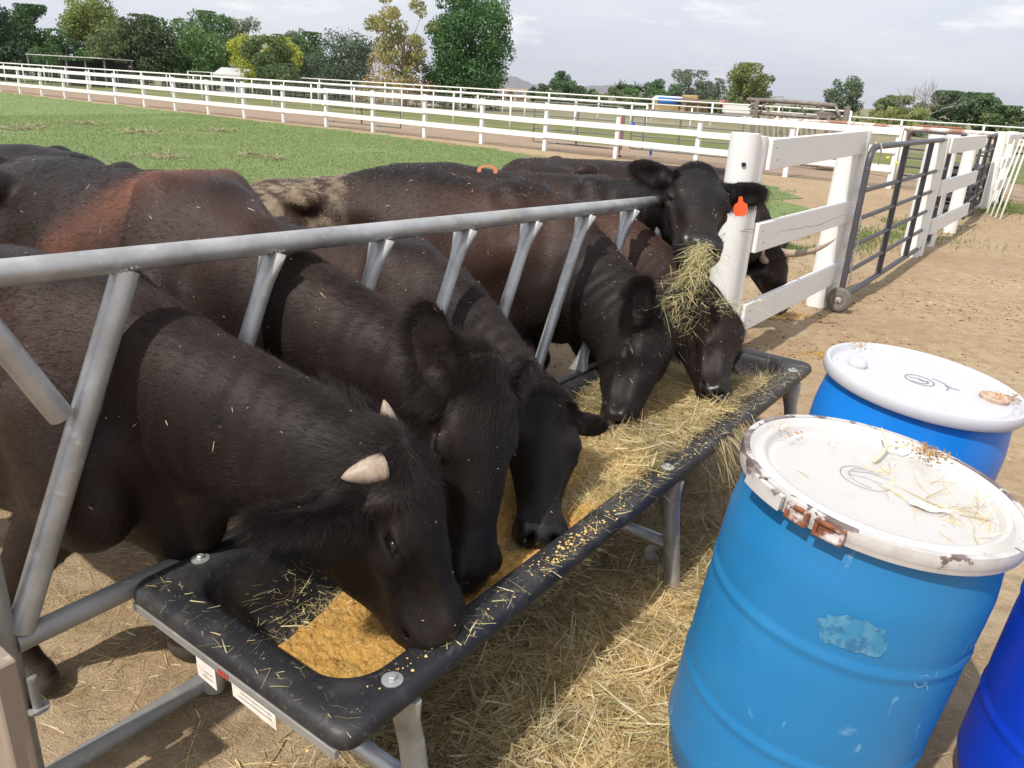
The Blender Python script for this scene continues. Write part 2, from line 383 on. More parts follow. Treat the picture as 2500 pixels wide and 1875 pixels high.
b = MB(); q = bs * 0 + [0, -.086, 1.31]; b.lathe([(.013, 0), (.013, .012), (.006, .012)], 12, q + [-.01, -.0, 0], [[1, 0, 0], [0, 0, -1], [0, 1, 0]]); b.build('bolt_hole', M_HOLE, nf)
for (z0, z1) in ((1.365, 1.40), (.855, .83), (.33, .30)):
    for (t, dz) in ((.035, .04), (.05, -.035), (.93, .04), (.95, -.04)):
        q = bs * (1 - t) + be * t + sd_ * .0215 + [0, 0, z0 * (1 - t) + z1 * t + dz]; b = MB(); b.lathe([(.0005, .002), (.0045, .0015), (.005, -.001)], 8, q, np.stack([fd, [0, 0, 1.], sd_], 1)); b.build('nail', M_HOLE, nf)
b = MB(); r_ = np.random.default_rng(3); q = [bs * (1 - t) + be * t + sd_ * .0213 + [0, 0, .855 * (1 - t) + .83 * t + .012 * math.sin(t * 9) + .004 * r_.normal() - .03 * t] for t in np.linspace(.12, .93, 26)]; b.tube(q, [.0004 + .0011 * math.sin(math.pi * i / 25) for i in range(26)], 4); b.build('crack', M_CRACK, nf)
# loose wire round the post and rail
M_WIRE = mat('wire', (.22, .21, .20), .4, metal=.8)
for k in range(2):
    b = MB(); z = .80 + .03 * k; n = 14; pts_ = []
    for i in range(n):
        t = i / (n - 1); pts_.append(bs * t * 1.0 + np.array([-.09 + .05 * t, -.10 + .02 * math.sin(t * 5 + k), z + .05 * math.sin(t * 3 + k) + (.12 * t if k < 2 else -.25 * t)]))
    b.tube(pts_, .0017, 5); b.build('wire', M_WIRE, nf, True)

def chain(name, pts, parent, label=None, link=.028, r=.0032):
    pts = np.array(pts, float); seg = np.linalg.norm(np.diff(pts, axis=0), axis=1); T = np.concatenate([[0], np.cumsum(seg)]); n = int(T[-1] / (link * .72)); b = MB()
    for i in range(n):
        s0 = (i + .5) * T[-1] / n; c = np.array([np.interp(s0, T, pts[:, k]) for k in range(3)]); c2 = np.array([np.interp(s0 + .01, T, pts[:, k]) for k in range(3)])
        d = c2 - c; d /= np.linalg.norm(d) + 1e-9; u = np.cross(d, [0, 0, 1.]) if i % 2 else np.cross(np.cross(d, [0, 0, 1.]), d); u = u / (np.linalg.norm(u) + 1e-9)
        if np.linalg.norm(u) < .5: u = np.array([1., 0, 0])
        ang = np.linspace(0, 2 * np.pi, 9); b.tube([c + d * math.cos(t) * link * .5 + u * math.sin(t) * link * .28 for t in ang], r, 5, cap=False)
    return b.build(name, M_CHAIN, parent, True)
M_CHAIN = mat('chain', (.45, .44, .42), .35, metal=.9)
# ---- tube gates
M_GATE = mat('grey gate paint', (.065, .062, .075), .42, noise=[(30, 5, .62, .72, (.20, .17, .15), .5)], spec=.5)
M_GATE2 = mat('green grey gate paint', (.15, .16, .15), .5, noise=[(8, 5, .55, .7, (.25, .15, .10), .5)])
def gate(name, a, b_, zb, zt, nb, label, m=M_GATE, r=.022, wheel=False, stiles=(.38, .70), group='tube gates', rs=.022, feet=False, gaps=None, vr=None, parts='bar'):
    a = np.array([*a, 0.]); b_ = np.array([*b_, 0.]); d = b_ - a; Lg = np.linalg.norm(d); yaw = math.atan2(d[1], d[0])
    root = empty(name, a, yaw, label, 'gate', group); k = .14
    mb = MB(); fr = [(0, 0, zb), (0, 0, zt - k), (.03, 0, zt - .04), (k, 0, zt), (Lg - k, 0, zt), (Lg - .03, 0, zt - .04), (Lg, 0, zt - k), (Lg, 0, zb + .05), (Lg - .05, 0, zb), (.0, 0, zb)]
    pts_ = []
    def arc(cx, cz, a0, a1): return [(cx + k * math.cos(t), 0, cz + k * math.sin(t)) for t in np.linspace(a0, a1, 7)]
    pts_ = [(0, 0, zb - .0)] + arc(k, zt - k, math.pi, math.pi / 2) + arc(Lg - k, zt - k, math.pi / 2, 0) + [(Lg, 0, zb)]
    mb.tube(pts_, rs, 12); mb.tube([(0, 0, zb), (Lg, 0, zb)], rs, 12); mb.build('frame', m, root, True, auto=50)
    zz = gaps or [zb + (zt - zb) * (i + 1) / (nb - 1) for i in range(nb - 2)]
    for z in zz:
        q = MB(); q.tube([(0, 0, z), (Lg, 0, z)], r, 10, cap=False); q.build(parts, m, root, True)
    for s in stiles:
        q = MB(); q.box((Lg * s, 0, (zb + zt) / 2), (.04, .052, zt - zb), None, .004); q.build('stile', m, root)
    return root, yaw
ga = atd(2052, 722, 6.42 + .35)[:2]; gb = onz(2261, 610)[:2]
groot, gyaw = gate('tube_gate', ga, gb, .10, 1.37, 6, 'nearest grey tube gate, with a rubber wheel on its lower corner', stiles=(.34, .66), gaps=[.33, .555, .785, 1.02], rs=.026, r=.020)
M_RUBBER = mat('grey rubber', (.12, .11, .10), .8, noise=[(20, 5, .4, .7, (.22, .18, .14), .8)], bump=[(90, .3, .003)])
M_HUB = mat('dusty hub', (.42, .39, .34), .6, noise=[(14, 5, .4, .7, (.28, .22, .16), .7)])
wr = empty('wheel', (-.075, -.01, .108)); wr.parent = groot
Mx = [[0, 0, 1], [1, 0, 0], [0, 1, 0]]
b = MB(); b.lathe([(.062, -.026), (.088, -.027), (.101, -.020), (.107, -.008), (.107, .008), (.101, .020), (.088, .027), (.062, .026)], 36, (0, 0, 0), Mx); b.build('tyre', M_RUBBER, wr, True, auto=60)
b = MB(); b.lathe([(.064, -.022), (.060, -.028), (.050, -.020), (.030, -.020), (.022, -.034), (.010, -.036), (.010, .036), (.022, .034), (.030, .020), (.050, .020), (.060, .028), (.064, .022)], 30, (0, 0, 0), Mx); b.build('rim', M_HUB, wr, True, auto=40)
b = MB(); b.tube([(-.045, 0, 0), (.08, 0, 0)], .008, 8); b.build('axle', M_CHAIN, wr, True)
b = MB(); b.beam((0, 0, 0.0), (0, 0, .13), .01, .04, .002); o = b.build('wheel_bracket', M_GATE, groot); o.location = (-.035, 0, .10)
chain('hanging_chain', [(.02, -.03, .80), (.05, -.035, .6), (.03, -.03, .45), (.05, -.04, .22)], groot)
M_STICK = mat('worn sticker', (.74, .70, .65), .7, noise=[(60, 4, .52, .6, (.35, .3, .28), .8)])
b = MB(); b.add([(-.016, -.0275, .72), (.016, -.0275, .73), (.014, -.0275, .845), (-.004, -.0275, .86), (-.014, -.0275, .80)], [(0, 1, 2, 3, 4)]); b.build('sticker', M_STICK, groot)
b = MB(); b.tube([(.17, -.03, 1.40), (.20, -.035, 1.33), (.22, -.035, 1.37), (.24, -.03, 1.27), (.245, -.03, 1.22)], .004, 6); b.tube([(.16 + .032 * math.cos(t), .032 * math.sin(t) * .2 - .002, 1.37 + .034 * math.sin(t)) for t in np.linspace(0, 6.28, 13)], .006, 6)
b.build('twine', mat('twine', (.55, .48, .40), .9), groot, True)
# chain looped over the middle rail to the gate
# post clusters after the gate
c2 = [onz(2219, 625)[:2], onz(2262, 600)[:2], onz(2317, 568)[:2]]
f2 = empty('board_fence', (*c2[0], 0), 0, 'white board panel on three round posts between the two tube gates', 'fence', 'white fences')
for i, q in enumerate(c2):
    q = q - c2[0]; rpost('post', q[0], q[1], .10 if i == 0 else .085, 1.42 - .01 * i, M_WHITE, f2, (.01, .01))
    if i == 0: rpost('post', q[0] + .13, q[1] + .11, .08, 1.40, M_WHITE, f2)
dd = np.append(c2[2] - c2[0], 0); dd /= np.linalg.norm(dd); s2 = np.array([dd[1], -dd[0], 0]) * .10; e2 = np.append(c2[2] - c2[0], 0)
for z in (1.30, .80, .33):
    b = MB(); b.beam(s2 + dd * .35 + [0, 0, z], e2 + s2 + dd * .45 + [0, 0, z], .042, .185, .004); b.build('rail', M_WHITE2, f2)
gc, gd = onz(2345, 556)[:2], onz(2385, 516)[:2]
gate('tube_gate', gc, gd, .15, 1.36, 6, 'second tube gate along the line, chained beside tall white posts', stiles=(.5,), rs=.024, r=.02)
c3_ = [onz(2400, 512)[:2], onz(2425, 500)[:2]]
f3 = empty('board_fence', (*c3_[0], 0), 0, 'pair of tall white posts with cross boards at the end of the gate line', 'fence', 'white fences')
for q in c3_: q = q - c3_[0]; rpost('post', q[0], q[1], .10, 1.40, M_WHITE, f3)
dq = np.append(c3_[1] - c3_[0], 0); dn = dq / np.linalg.norm(dq); sq = np.array([dn[1], -dn[0], 0]) * .11
for z in (1.28, .85, .45): b = MB(); b.beam(sq - dn * .1 + [0, 0, z], dq + sq + dn * .5 + [0, 0, z], .042, .17, .004); b.build('rail', M_WHITE2, f3)
# leaning light poles
M_POLE = mat('pale pole', (.66, .66, .56), .6)
b0 = onz(2436, 534); fr_ = empty('leaning_rack', b0, 0, 'pale slender poles of a shade frame leaning beside the white posts', 'rack')
tops = [(2477, 342), (2490, 343), (2500, 345), (2512, 346)]; bots = [(2408, 523), (2418, 529), (2429, 533), (2441, 536)]
for tpp, bt in zip(tops, bots):
    q = onz(*bt) - b0; dep = (onz(*bt) - CAM) @ _f; tq = atd(*tpp, dep + .3) - b0; b = MB(); b.tube([q, tq], .016, 8); b.build('pole', M_POLE, fr_, True)
b = MB(); q1 = atd(2450, 336, 15.2) - b0; q2 = atd(2530, 349, 15.2) - b0; b.tube([q1, q2], .02, 8); b.build('pole', M_POLE, fr_, True)
b = MB(); hp = [atd(*q, 15.3) - b0 for q in ((2432, 400), (2458, 405), (2462, 420), (2450, 450), (2441, 480), (2440, 500), (2446, 515))]; b.tube(hp, .022, 8); b.build('hose', mat('black hose', (.02, .02, .02), .5), fr_, True)

# ---- long white board fence
TS = [0.0 + 2.35 * i - .1 for i in range(34)]
ff = empty('board_fence', fl(0), 0, 'long three-rail white board fence crossing behind the pasture', 'fence', 'white fences')
pm_ = MB(); pm_.box((0, 0, .655), (.11, .11, 1.31), None, .006); pp0 = None
o0 = np.array(fl(0))
for i, t in enumerate(TS):
    q = np.array(fl(t)) - o0
    if pp0 is None: pp0 = pm_.build('post', M_WHITE, ff); pp0.location = q; pp0.rotation_euler = (0, 0, math.atan2(FU[1], FU[0]))
    else: share('post', pp0, ff, q, (rng.normal() * .006, rng.normal() * .006, math.atan2(FU[1], FU[0])), (1, 1, rng.uniform(.99, 1.015)))
for z in (1.215, .83, .43):
    rl0 = None
    for i in range(0, 33, 2):
        a_, b_ = np.array(fl(TS[i], -.078)) - o0, np.array(fl(TS[i + 2] if i + 2 < 34 else TS[-1], -.078)) - o0
        b = MB(); b.beam(a_ + [0, 0, z + rng.normal() * .008], b_ + [0, 0, z + rng.normal() * .008], .038, .150, .004); b.build('rail', M_WHITE2, ff)
# tall end post and the side return of that fence
# ---- thin pipe fence behind the lane
def pipefence(pts, h, rp, rr, step, m, label, rails, group='pipe fences', jitter=.0, seed=1):
    r = np.random.default_rng(seed); root = empty('pipe_fence', (pts[0][0], pts[0][1], 0), 0, label, 'fence', group); o_ = np.array([pts[0][0], pts[0][1], 0.])
    p0 = None; b = MB(); b.tube([(0, 0, 0), (0, 0, h)], rp, 8)
    for a_, b_ in zip(pts[:-1], pts[1:]):
        a_, b_ = np.array([*a_[:2], 0.]), np.array([*b_[:2], 0.]); Ld = np.linalg.norm(b_ - a_); n = max(1, int(round(Ld / step)))
        for i in range(n + (b_[:2] == np.array(pts[-1][:2])).all()):
            q = a_ + (b_ - a_) * i / n - o_
            if p0 is None: p0 = b.build('post', m, root, True); p0.location = q
            else: share('post', p0, root, q, (r.normal() * .01, r.normal() * .01, 0))
        for z in rails:
            q = MB(); q.tube([a_ - o_ + [0, 0, z], b_ - o_ + [0, 0, z]], rr if z == max(rails) else rr * .4, 7); q.build('rail', m, root, True)
    return root
pipefence([fl(9, 5.6), fl(95, 5.9)], 1.36, .035, .038, 2.9, M_PIPEW, 'thin white pipe fence on the far side of the dirt lane', (1.37,))
M_MESH = mat('wire mesh', (.30, .30, .29), .5, metal=.5)
def wiremesh(name, a_, b_, z0, z1, dx, dz, label, r=.004, parent=None):
    a_, b_ = np.array([*a_[:2], 0.]), np.array([*b_[:2], 0.]); Lw = np.linalg.norm(b_ - a_); d = (b_ - a_) / Lw; b = MB()
    for i in range(int(Lw / dx)): q = d * i * dx; b.tube([q + [0, 0, z0], q + [0, 0, z1]], r, 3, cap=False)
    z = z0
    while z <= z1 + 1e-6: b.tube([[0, 0, z], d * Lw + [0, 0, z]], r, 3, cap=False); z += dz
    o = b.build(name, M_MESH); o.location = a_; return tag(o, label, 'fence', 'wire mesh fences')
wiremesh('wire_fence', fl(9, 5.68), fl(60, 5.85), .1, 1.2, .30, .15, 'fine wire mesh hung along the thin white pipe fence')
pipefence([fl(6, 20), fl(60, 21)], 1.5, .05, .04, 3.4, M_PIPEW, 'farthest white pipe fence crossing the middle of the field', (1.5, .8))
pipefence([fl(70, 13), fl(6, 16.5), fl(-35, 15)], 1.3, .04, .03, 3.0, M_PIPEW, 'second white pipe fence across the patchy field', (1.3,), seed=3)
wiremesh('wire_fence', fl(60, 13.6), fl(-30, 15.2), .1, 1.1, .6, .2, 'grey wire mesh fence across the patchy field', .008)
# rusting white pipe running away to the right
rp = [atd(1790, 288, 24.), atd(2060, 300, 21.0), atd(2200, 312, 19.), atd(2500, 333, 16.2), atd(2660, 345, 15.0)]
rpf = empty('pipe_fence', (rp[2][0], rp[2][1], 0), 0, 'pipe fence with flaking white and rust top rail behind the gates', 'fence', 'pipe fences')
o_ = np.array([rp[2][0], rp[2][1], 0])
b = MB(); b.tube([q - o_ for q in rp], .052, 12); b.build('rail', M_RUSTW, rpf, True)
for (px) in (1960, 2090, 2215, 2420, 2560):
    i = np.searchsorted([proj(q)[0] for q in rp], px); t = (px - proj(rp[i - 1])[0]) / (proj(rp[i])[0] - proj(rp[i - 1])[0]); q = rp[i - 1] * (1 - t) + rp[i] * t
    b = MB(); b.tube([(0, 0, 0), (0, 0, q[2])], .03, 8); o = b.build('post', M_PIPEW, rpf, True); o.location = (q[0] - o_[0], q[1] - o_[1], 0)
wiremesh('wire_fence', fl(-.4, .15), atd(2700, 380, 15.5)[:2], .08, 1.25, .16, .12, 'wire mesh stretched under the rusting white pipe', .0035)
# gates standing behind the long fence
def pgate(px0, px1, ty0, ty1, dep0, dep1, zb, nb, label, m=M_GATE2, **kw):
    a_, b_ = gat(px0, dep0), gat(px1, dep1); zt = (height_at(a_, ty0) + height_at(b_, ty1)) / 2
    return gate('tube_gate', a_[:2], b_[:2], zb, zt, nb, label, m, group='tube gates', **kw)
pgate(795, 978, 208, 220, 28.2, 26.2, .2, 6, 'thin tube gate panel with curved feet leaning behind the long fence', stiles=(.5,), r=.015, rs=.02)
pgate(1300, 1515, 247, 262, 23.5, 22.2, .2, 7, 'dark green tube gate left of the blue hinge straps', stiles=(.5,), r=.018, rs=.022)
pgate(1535, 1800, 266, 285, 22.1, 20.6, .25, 7, 'dark green tube gate right of the blue hinge straps', stiles=(.12, .45), r=.018, rs=.022)
pgate(2190, 2400, 316, 340, 17.8, 16.4, .3, 6, 'long curved tube gate in front of the rusting pipe', M_GATE, stiles=(), r=.02, rs=.024)
M_BLUE = mat('blue strap', (.02, .12, .55), .6); M_RED = mat('red post', (.30, .03, .03), .6)
for (px, y0, y1, m_, lb) in ((1538, 298, 320, M_BLUE, 'blue strap tied high on the green tube gate'), (1587, 350, 380, M_BLUE, 'blue strap hanging low beside the green tube gate'), (1509, 280, 375, M_RED, 'dark red steel post between the green tube gates')):
    g_ = gat(px, 22.0); b = MB(); h0, h1 = height_at(g_, y1), height_at(g_, y0); b.box((0, 0, (h0 + h1) / 2), (.07, .04, h1 - h0), None, .008)
    if m_ is M_RED: b.box((0, 0, .03), (.16, .12, .06), None, .01)
    o = b.build('post' if m_ is M_RED else 'strap', m_); o.location = g_; o.name = 'steel_post' if m_ is M_RED else 'strap'; tag(o, lb, 'post' if m_ is M_RED else 'strap')
# yellow insulators

# ================================================================== FEEDER
TO = np.array([-.275, 1.12]); TS_ = np.array([.575, .818]); TT_ = np.array([-.818, .575]); TYAW = math.atan2(.818, .575)
def tw(s, t, z): q = TO + TS_ * s + TT_ * t; return np.array([q[0], q[1], z])
RIMZ, TL, TWD = .50, 3.00, .76
M_POLY = mat('black poly', (.018, .018, .021), .48, spec=.35, noise=[(7, 6, .50, .70, (.06, .057, .055), .7), (45, 6, .60, .74, (.20, .18, .16), .45), (160, 3, .68, .76, (.36, .31, .24), .6), (3, 6, .55, .72, (.13, .12, .11), .5)], bump=[(260, .15, .002)])
M_GALV = mat('galvanised steel', (.46, .46, .455), .38, metal=.45, spec=.6, noise=[(7, 6, .40, .70, (.24, .24, .235), .85), (26, 7, .58, .70, (.66, .66, .64), .55), (5, 5, .62, .72, (.34, .27, .18), .55), (90, 3, .70, .74, (.20, .12, .07), .8)], bump=[(50, .12, .002)])
M_GALVD = mat('weathered steel', (.33, .325, .31), .5, metal=.4, noise=[(5, 6, .4, .7, (.20, .19, .18), .7), (22, 6, .6, .7, (.44, .42, .38), .5)], bump=[(60, .2, .002)])
feeder = empty('feed_bunk', (*TO, 0), TYAW, 'long black plastic feed trough in a galvanised slant-bar frame', 'feeder')
def rrect(ins, rad, z, n=9, x0=0., x1=TL, y0=0., y1=TWD):
    a0, a1, b0, b1 = x0 + ins, x1 - ins, y0 + ins, y1 - ins; rad = min(rad, (b1 - b0) / 2 - .001); P = []
    for (cx, cy, st) in ((a1 - rad, b1 - rad, 0), (a0 + rad, b1 - rad, 90), (a0 + rad, b0 + rad, 180), (a1 - rad, b0 + rad, 270)):
        for k in range(n): t = R(st + 90 * k / (n - 1)); P.append((cx + rad * math.cos(t), cy + rad * math.sin(t), z))
    return P
loops = [(.24, .10, .236), (.16, .11, .262), (.115, .10, .35), (.082, .08, .438), (.070, .06, .452), (.012, .04, .450), (.002, .04, .456), (-.003, .045, .468), (0, .045, .486), (.006, .045, .496), (.018, .045, .502),
         (.074, .10, .503), (.088, .11, .498), (.096, .11, .486), (.104, .115, .46), (.128, .12, .36), (.168, .12, .275), (.235, .10, .250)]
b = MB(); V = []; n_ = 36
for (i_, r_, z_) in loops: V += rrect(i_, r_, z_)
Fc = []
for i in range(len(loops) - 1):
    for j in range(n_): Fc.append((i * n_ + j, i * n_ + (j + 1) % n_, (i + 1) * n_ + (j + 1) % n_, (i + 1) * n_ + j))
Fc.append(tuple((len(loops) - 1) * n_ + j for j in range(n_))); Fc.append(tuple(range(n_ - 1, -1, -1)))
b.add(V, Fc); b.build('trough', M_POLY, feeder, True, auto=50)
tl = lambda s, t, z: (s, t, z)
# steel strip below the rim, near and far end
for s in (-.004, TL - .010): b = MB(); b.box((s + .007, TWD / 2, .448), (.012, TWD - .05, .022), None, .001); b.build('end_strip', M_GALVD, feeder)
# bolts with washers
for (s, t) in ((.17, .042), (.17, .715), (1.47, .042), (1.47, .715), (2.80, .042), (2.80, .715)):
    bt = empty('bolt', (s, t, .503)); bt.parent = feeder
    b = MB(); b.lathe([(.0, 0), (.023, 0), (.023, .0025), (.014, .005), (.0, .005)], 22, cap=False); b.build('washer', M_GALV, bt, True, auto=40)
    b = MB(); b.lathe([(.0, .005), (.0095, .005), (.0095, .011), (.008, .0125), (.0, .0125)], 6, cap=False); b.build('bolt_head', M_GALV, bt)
# legs: flattened where bolted, splayed feet, cross tubes
for s in (.20, 1.50, 2.80):
    for (t, sg) in ((.035, -1), (.725, 1)):
        b = MB(); tf = t + sg * .055; pts_ = [(s, t, .452), (s, t, .40), (s + .01, t + sg * .012, .32), (s + .01, tf, .03)]
        b.tube(pts_, [.034, .033, .029, .029], 14, flat=[.55, .6, 1, 1]); b.build('leg', M_GALV, feeder, True, auto=50)
    b = MB(); b.tube([(s + .01, .0, .20), (s + .01, .76, .20)], .022, 12); b.build('cross_tube', M_GALV, feeder, True)
b = MB(); b.tube([(-.30, .815, .035), (3.05, .815, .035)], .027, 14); b.build('skid', M_GALVD, feeder, True, auto=50)
# slant bar panel
PT = .79
rz = lambda s: 1.268 - .0285 * s
b = MB(); b.tube([(-.9, PT, rz(-.9)), (0, PT, rz(0)), (1.5, PT, rz(1.5) + .002), (3.12, PT, rz(3.12))], .0275, 18); b.build('top_rail', M_GALV, feeder, True, auto=50)
b = MB(); b.tube([(-.24, PT, .462), (1.5, PT, .462), (3.1, PT, .462)], .027, 16); b.build('lower_rail', M_GALVD, feeder, True, auto=50)
for i in range(8):
    st = .11 + .39 * i; sb = st - .335; zt = rz(st) - .022; P0, P1 = np.array([sb, PT, .485]), np.array([st, PT, zt]); d = P1 - P0
    b = MB(); tt = [0, .03, .09, .16, .5, .84, .91, .97, 1.0]; wdt = [.034, .032, .025, .0225, .0225, .0225, .026, .032, .034] if i else [.029] * 9
    fl_ = [.45, .55, .85, 1, 1, 1, .8, .5, .45] if i else [1] * 9
    b.tube([P0 + d * t for t in tt], wdt, 14, flat=fl_); b.build('slant_bar', M_GALV, feeder, True, auto=60)
    # weld beads
    r2 = np.random.default_rng(i); b = MB()
    for k in range(9):
        a = k / 8 * math.pi; q = P1 + np.array([.030 * math.cos(a) * (-1), -.020 * math.sin(a) - .004, .004 + .004 * r2.random()])
        b.lathe([(.001, -.006), (.0055, -.002), (.006, .001), (.001, .006)], 6, q)
    b.build('weld', M_GALVD, feeder, True)
b = MB(); b.tube([(-.075, PT - .01, .955), (-.218, PT - .005, 1.262)], .0265, 14); b.build('brace', M_GALV, feeder, True, auto=50)
b = MB(); b.tube([(-.262, PT + .005, .0), (-.262, PT + .005, .68), (-.30, PT, 1.27)], .029, 16); b.build('end_post', M_GALVD, feeder, True, auto=50)
b = MB(); q = np.array([-.232, PT - .030, .30]); b.tube([q + [0, 0, -.02], q + [0, 0, .07]], .011, 12); b.lathe([(.003, .07), (.0115, .07), (.010, .078), (.003, .08)], 12, q); b.build('hinge_pin', M_GALVD, feeder, True, auto=50)
b = MB(); b.lathe([(.010, 0), (.024, 0), (.024, .006), (.010, .006)], 18, q + [0, 0, -.012]); b.beam(q + [0, .05, -.01], q + [.0, .0, -.01], .03, .008, .002); b.build('hinge_plate', M_GALV, feeder, True, auto=40)
# stickers on the near end wall
M_LAB = mat('label paper', (.72, .68, .62), .7, noise=[(30, 4, .5, .7, (.5, .42, .33), .6)]); M_LABR = mat('label red', (.60, .06, .05), .6); M_LABK = mat('label print', (.12, .12, .12), .7)
def label(t0, t1, z0, z1, name='label', mm=M_LAB, out_=.0, sk=0.):
    b = MB(); b.add([(-.0045 - out_, t0, z0), (-.0045 - out_, t1, z0 + sk), (-.0055 - out_, t1, z1), (-.0055 - out_, t0, z1)], [(0, 1, 2, 3)]); return b.build(name, mm, feeder)
for (a_, b_, zb_) in ((.405, .475, .385), (.20, .345, .402)):
    label(a_, b_, zb_, .444, sk=.006)
    for k in range(2): label(a_ + .012, b_ - .02 - .01 * k, zb_ + .018 + .013 * k, zb_ + .021 + .013 * k, 'print', M_LABK, .001)
for k in range(4): label(.36 + .0095 * k, .366 + .0095 * k, .440, .456, 'print', M_LABR, .001)
# board post at the lower left corner
bp_ = tw(-.36, .80, 0) ; b = MB(); b.box((0, 0, .27), (.045, .12, .54), None, .004)
M_WOOD = mat('grey wood', (.27, .22, .175), .8, noise=[(8, 5, .4, .7, (.28, .2, .14), .7, (1, 1, .1)), (30, 5, .55, .7, (.55, .47, .38), .6, (1, 1, .06))], bump=[(60, .4, .004, (1, 1, .06))])
o = b.build('wooden_post', M_WOOD); wq = atd(8, 1720, 1.62); o.location = (wq[0], wq[1], 0); o.rotation_euler = (0, 0, TYAW); tag(o, 'weathered wooden post beside the feeder at the lower left corner', 'post')

# ---- feed in the trough: mash heightfield and hay
def inner_half(z): return np.interp(z, [.25, .275, .36, .46, .50], [.235, .168, .128, .104, .09])
ss = np.arange(.06, 2.30, .0055); tt_ = np.arange(.06, .70, .0055); SS, TTg = np.meshgrid(ss, tt_, indexing='ij'); PG = np.stack([SS.ravel(), TTg.ravel(), np.zeros(SS.size)], 1)
hgt = .425 + .022 * smooth_noise(PG, 5, 2, 2) + .010 * smooth_noise(PG, 22, 3, 2) + .0045 * smooth_noise(PG, 150, 4, 2) + .003 * rng.normal(size=len(PG))
s_, t_ = PG[:, 0], PG[:, 1]
edge = .40 + .16 * np.clip((s_ - .25) / .6, 0, 1) + .5 * np.clip((s_ - .55) / .5, 0, 1) + smooth_noise(PG, 9, 12, 2) * .03      # far side of the near end is empty
hgt -= np.clip((t_ - edge) / .06, 0, 1) * .19
hgt -= np.exp(-(((s_ - .24) / .035) ** 2 + ((t_ - .22) / .03) ** 2 + smooth_noise(PG, 40, 9, 2) * .9)) * .035
hgt += .03 * np.exp(-((t_ - .10) / .08) ** 2) * np.clip((s_ - .55) / .3, 0, 1)
hgt -= .05 * np.clip((.15 - s_) / .08, 0, 1)
PG[:, 2] = hgt
wall = np.minimum.reduce([s_, TL - s_, t_, TWD - t_]); zw = np.interp(wall, [.09, .104, .128, .168, .235], [.52, .46, .36, .275, .25])
ok = (hgt > zw - .006) & (hgt > .262)
ni, nj = len(ss), len(tt_); I = np.arange((ni - 1) * (nj - 1)); a_ = (I // (nj - 1)) * nj + I % (nj - 1); Q = np.stack([a_, a_ + nj, a_ + nj + 1, a_ + 1], 1); Q = Q[ok[Q].all(1)]
M_MASH = mat('feed mash', (.53, .29, .070), .75, spec=.3, noise=[(90, 4, .45, .65, (.66, .40, .12), .8), (220, 3, .55, .72, (.76, .56, .27), .7), (30, 4, .55, .72, (.56, .28, .06), .5)], bump=[(170, 1.0, .007), (60, .6, .008)])
used, inv = np.unique(Q, return_inverse=True); PW = np.stack([PG[used, 0], PG[used, 1], PG[used, 2]], 1)
mash = nmesh('feed_mash', PW, inv.reshape(Q.shape), True, M_MASH); mash.location = (*TO, 0); mash.rotation_euler = (0, 0, TYAW)
tag(mash, 'crumbly golden feed mash heaped in the black trough', kind='stuff')
def mashz(s, t):
    i = np.clip(((s - ss[0]) / .0055).astype(int), 0, ni - 1); j = np.clip(((t - tt_[0]) / .0055).astype(int), 0, nj - 1); return hgt.reshape(ni, nj)[i, j]
def strawcol(n, r, green=.5):
    base = np.array([[.80, .62, .33], [.88, .73, .42], [.72, .56, .27], [.92, .81, .55], [.56, .39, .17]]); g = np.array([.60, .59, .28])
    C = base[r.integers(0, len(base), n)] * r.uniform(.75, 1.12, (n, 1)); m_ = r.random((n, 1)) < green * .5
    return np.where(m_, g * r.uniform(.7, 1.2, (n, 1)), C)
M_STRAW = mat('straw', attr='tint', rough=.5, spec=.4, extra=leafy)
def hay(name, n, fs, label, parent=None, lmin=.02, lmax=.09, wd=.0016, seed=1, up=.25, green=.5, bias=None, segs=2, clump=0):
    r = np.random.default_rng(seed); P, Dm = fs(r, n); n = len(P); D = r.normal(size=(n, 3)); D[:, 2] = np.abs(D[:, 2]) * up
    C = strawcol(n, r, green)
    if clump:                                     # wisps: neighbouring strands lie roughly the same way and share a tone
        a_ = smooth_noise(P, clump, seed + 1, 2) * 5.0 + smooth_noise(P, clump * 3, seed + 2, 1) * 2.5; D = D * .55 + np.stack([np.cos(a_), np.sin(a_), a_ * 0], 1) * .9
        C = C * np.clip(.84 + smooth_noise(P, clump * 1.3, seed + 4, 3) * .30, .45, 1.15)[:, None]
    if bias is not None: D = D + np.array(bias)
    D /= np.linalg.norm(D, axis=1)[:, None]; Ln = r.uniform(lmin, lmax, n) * r.choice([.5, 1, 1.5], n, p=[.35, .5, .15]); wk = wd * r.choice([.45, .9, 1.9], n, p=[.45, .42, .13]) * r.uniform(.8, 1.3, n)
    o = flakes(name, P - D * Ln[:, None] * .5 * (bias is None), D, Ln, wk, M_STRAW, parent, .5, C, seed, segs)
    return tag(o, label, kind='stuff')
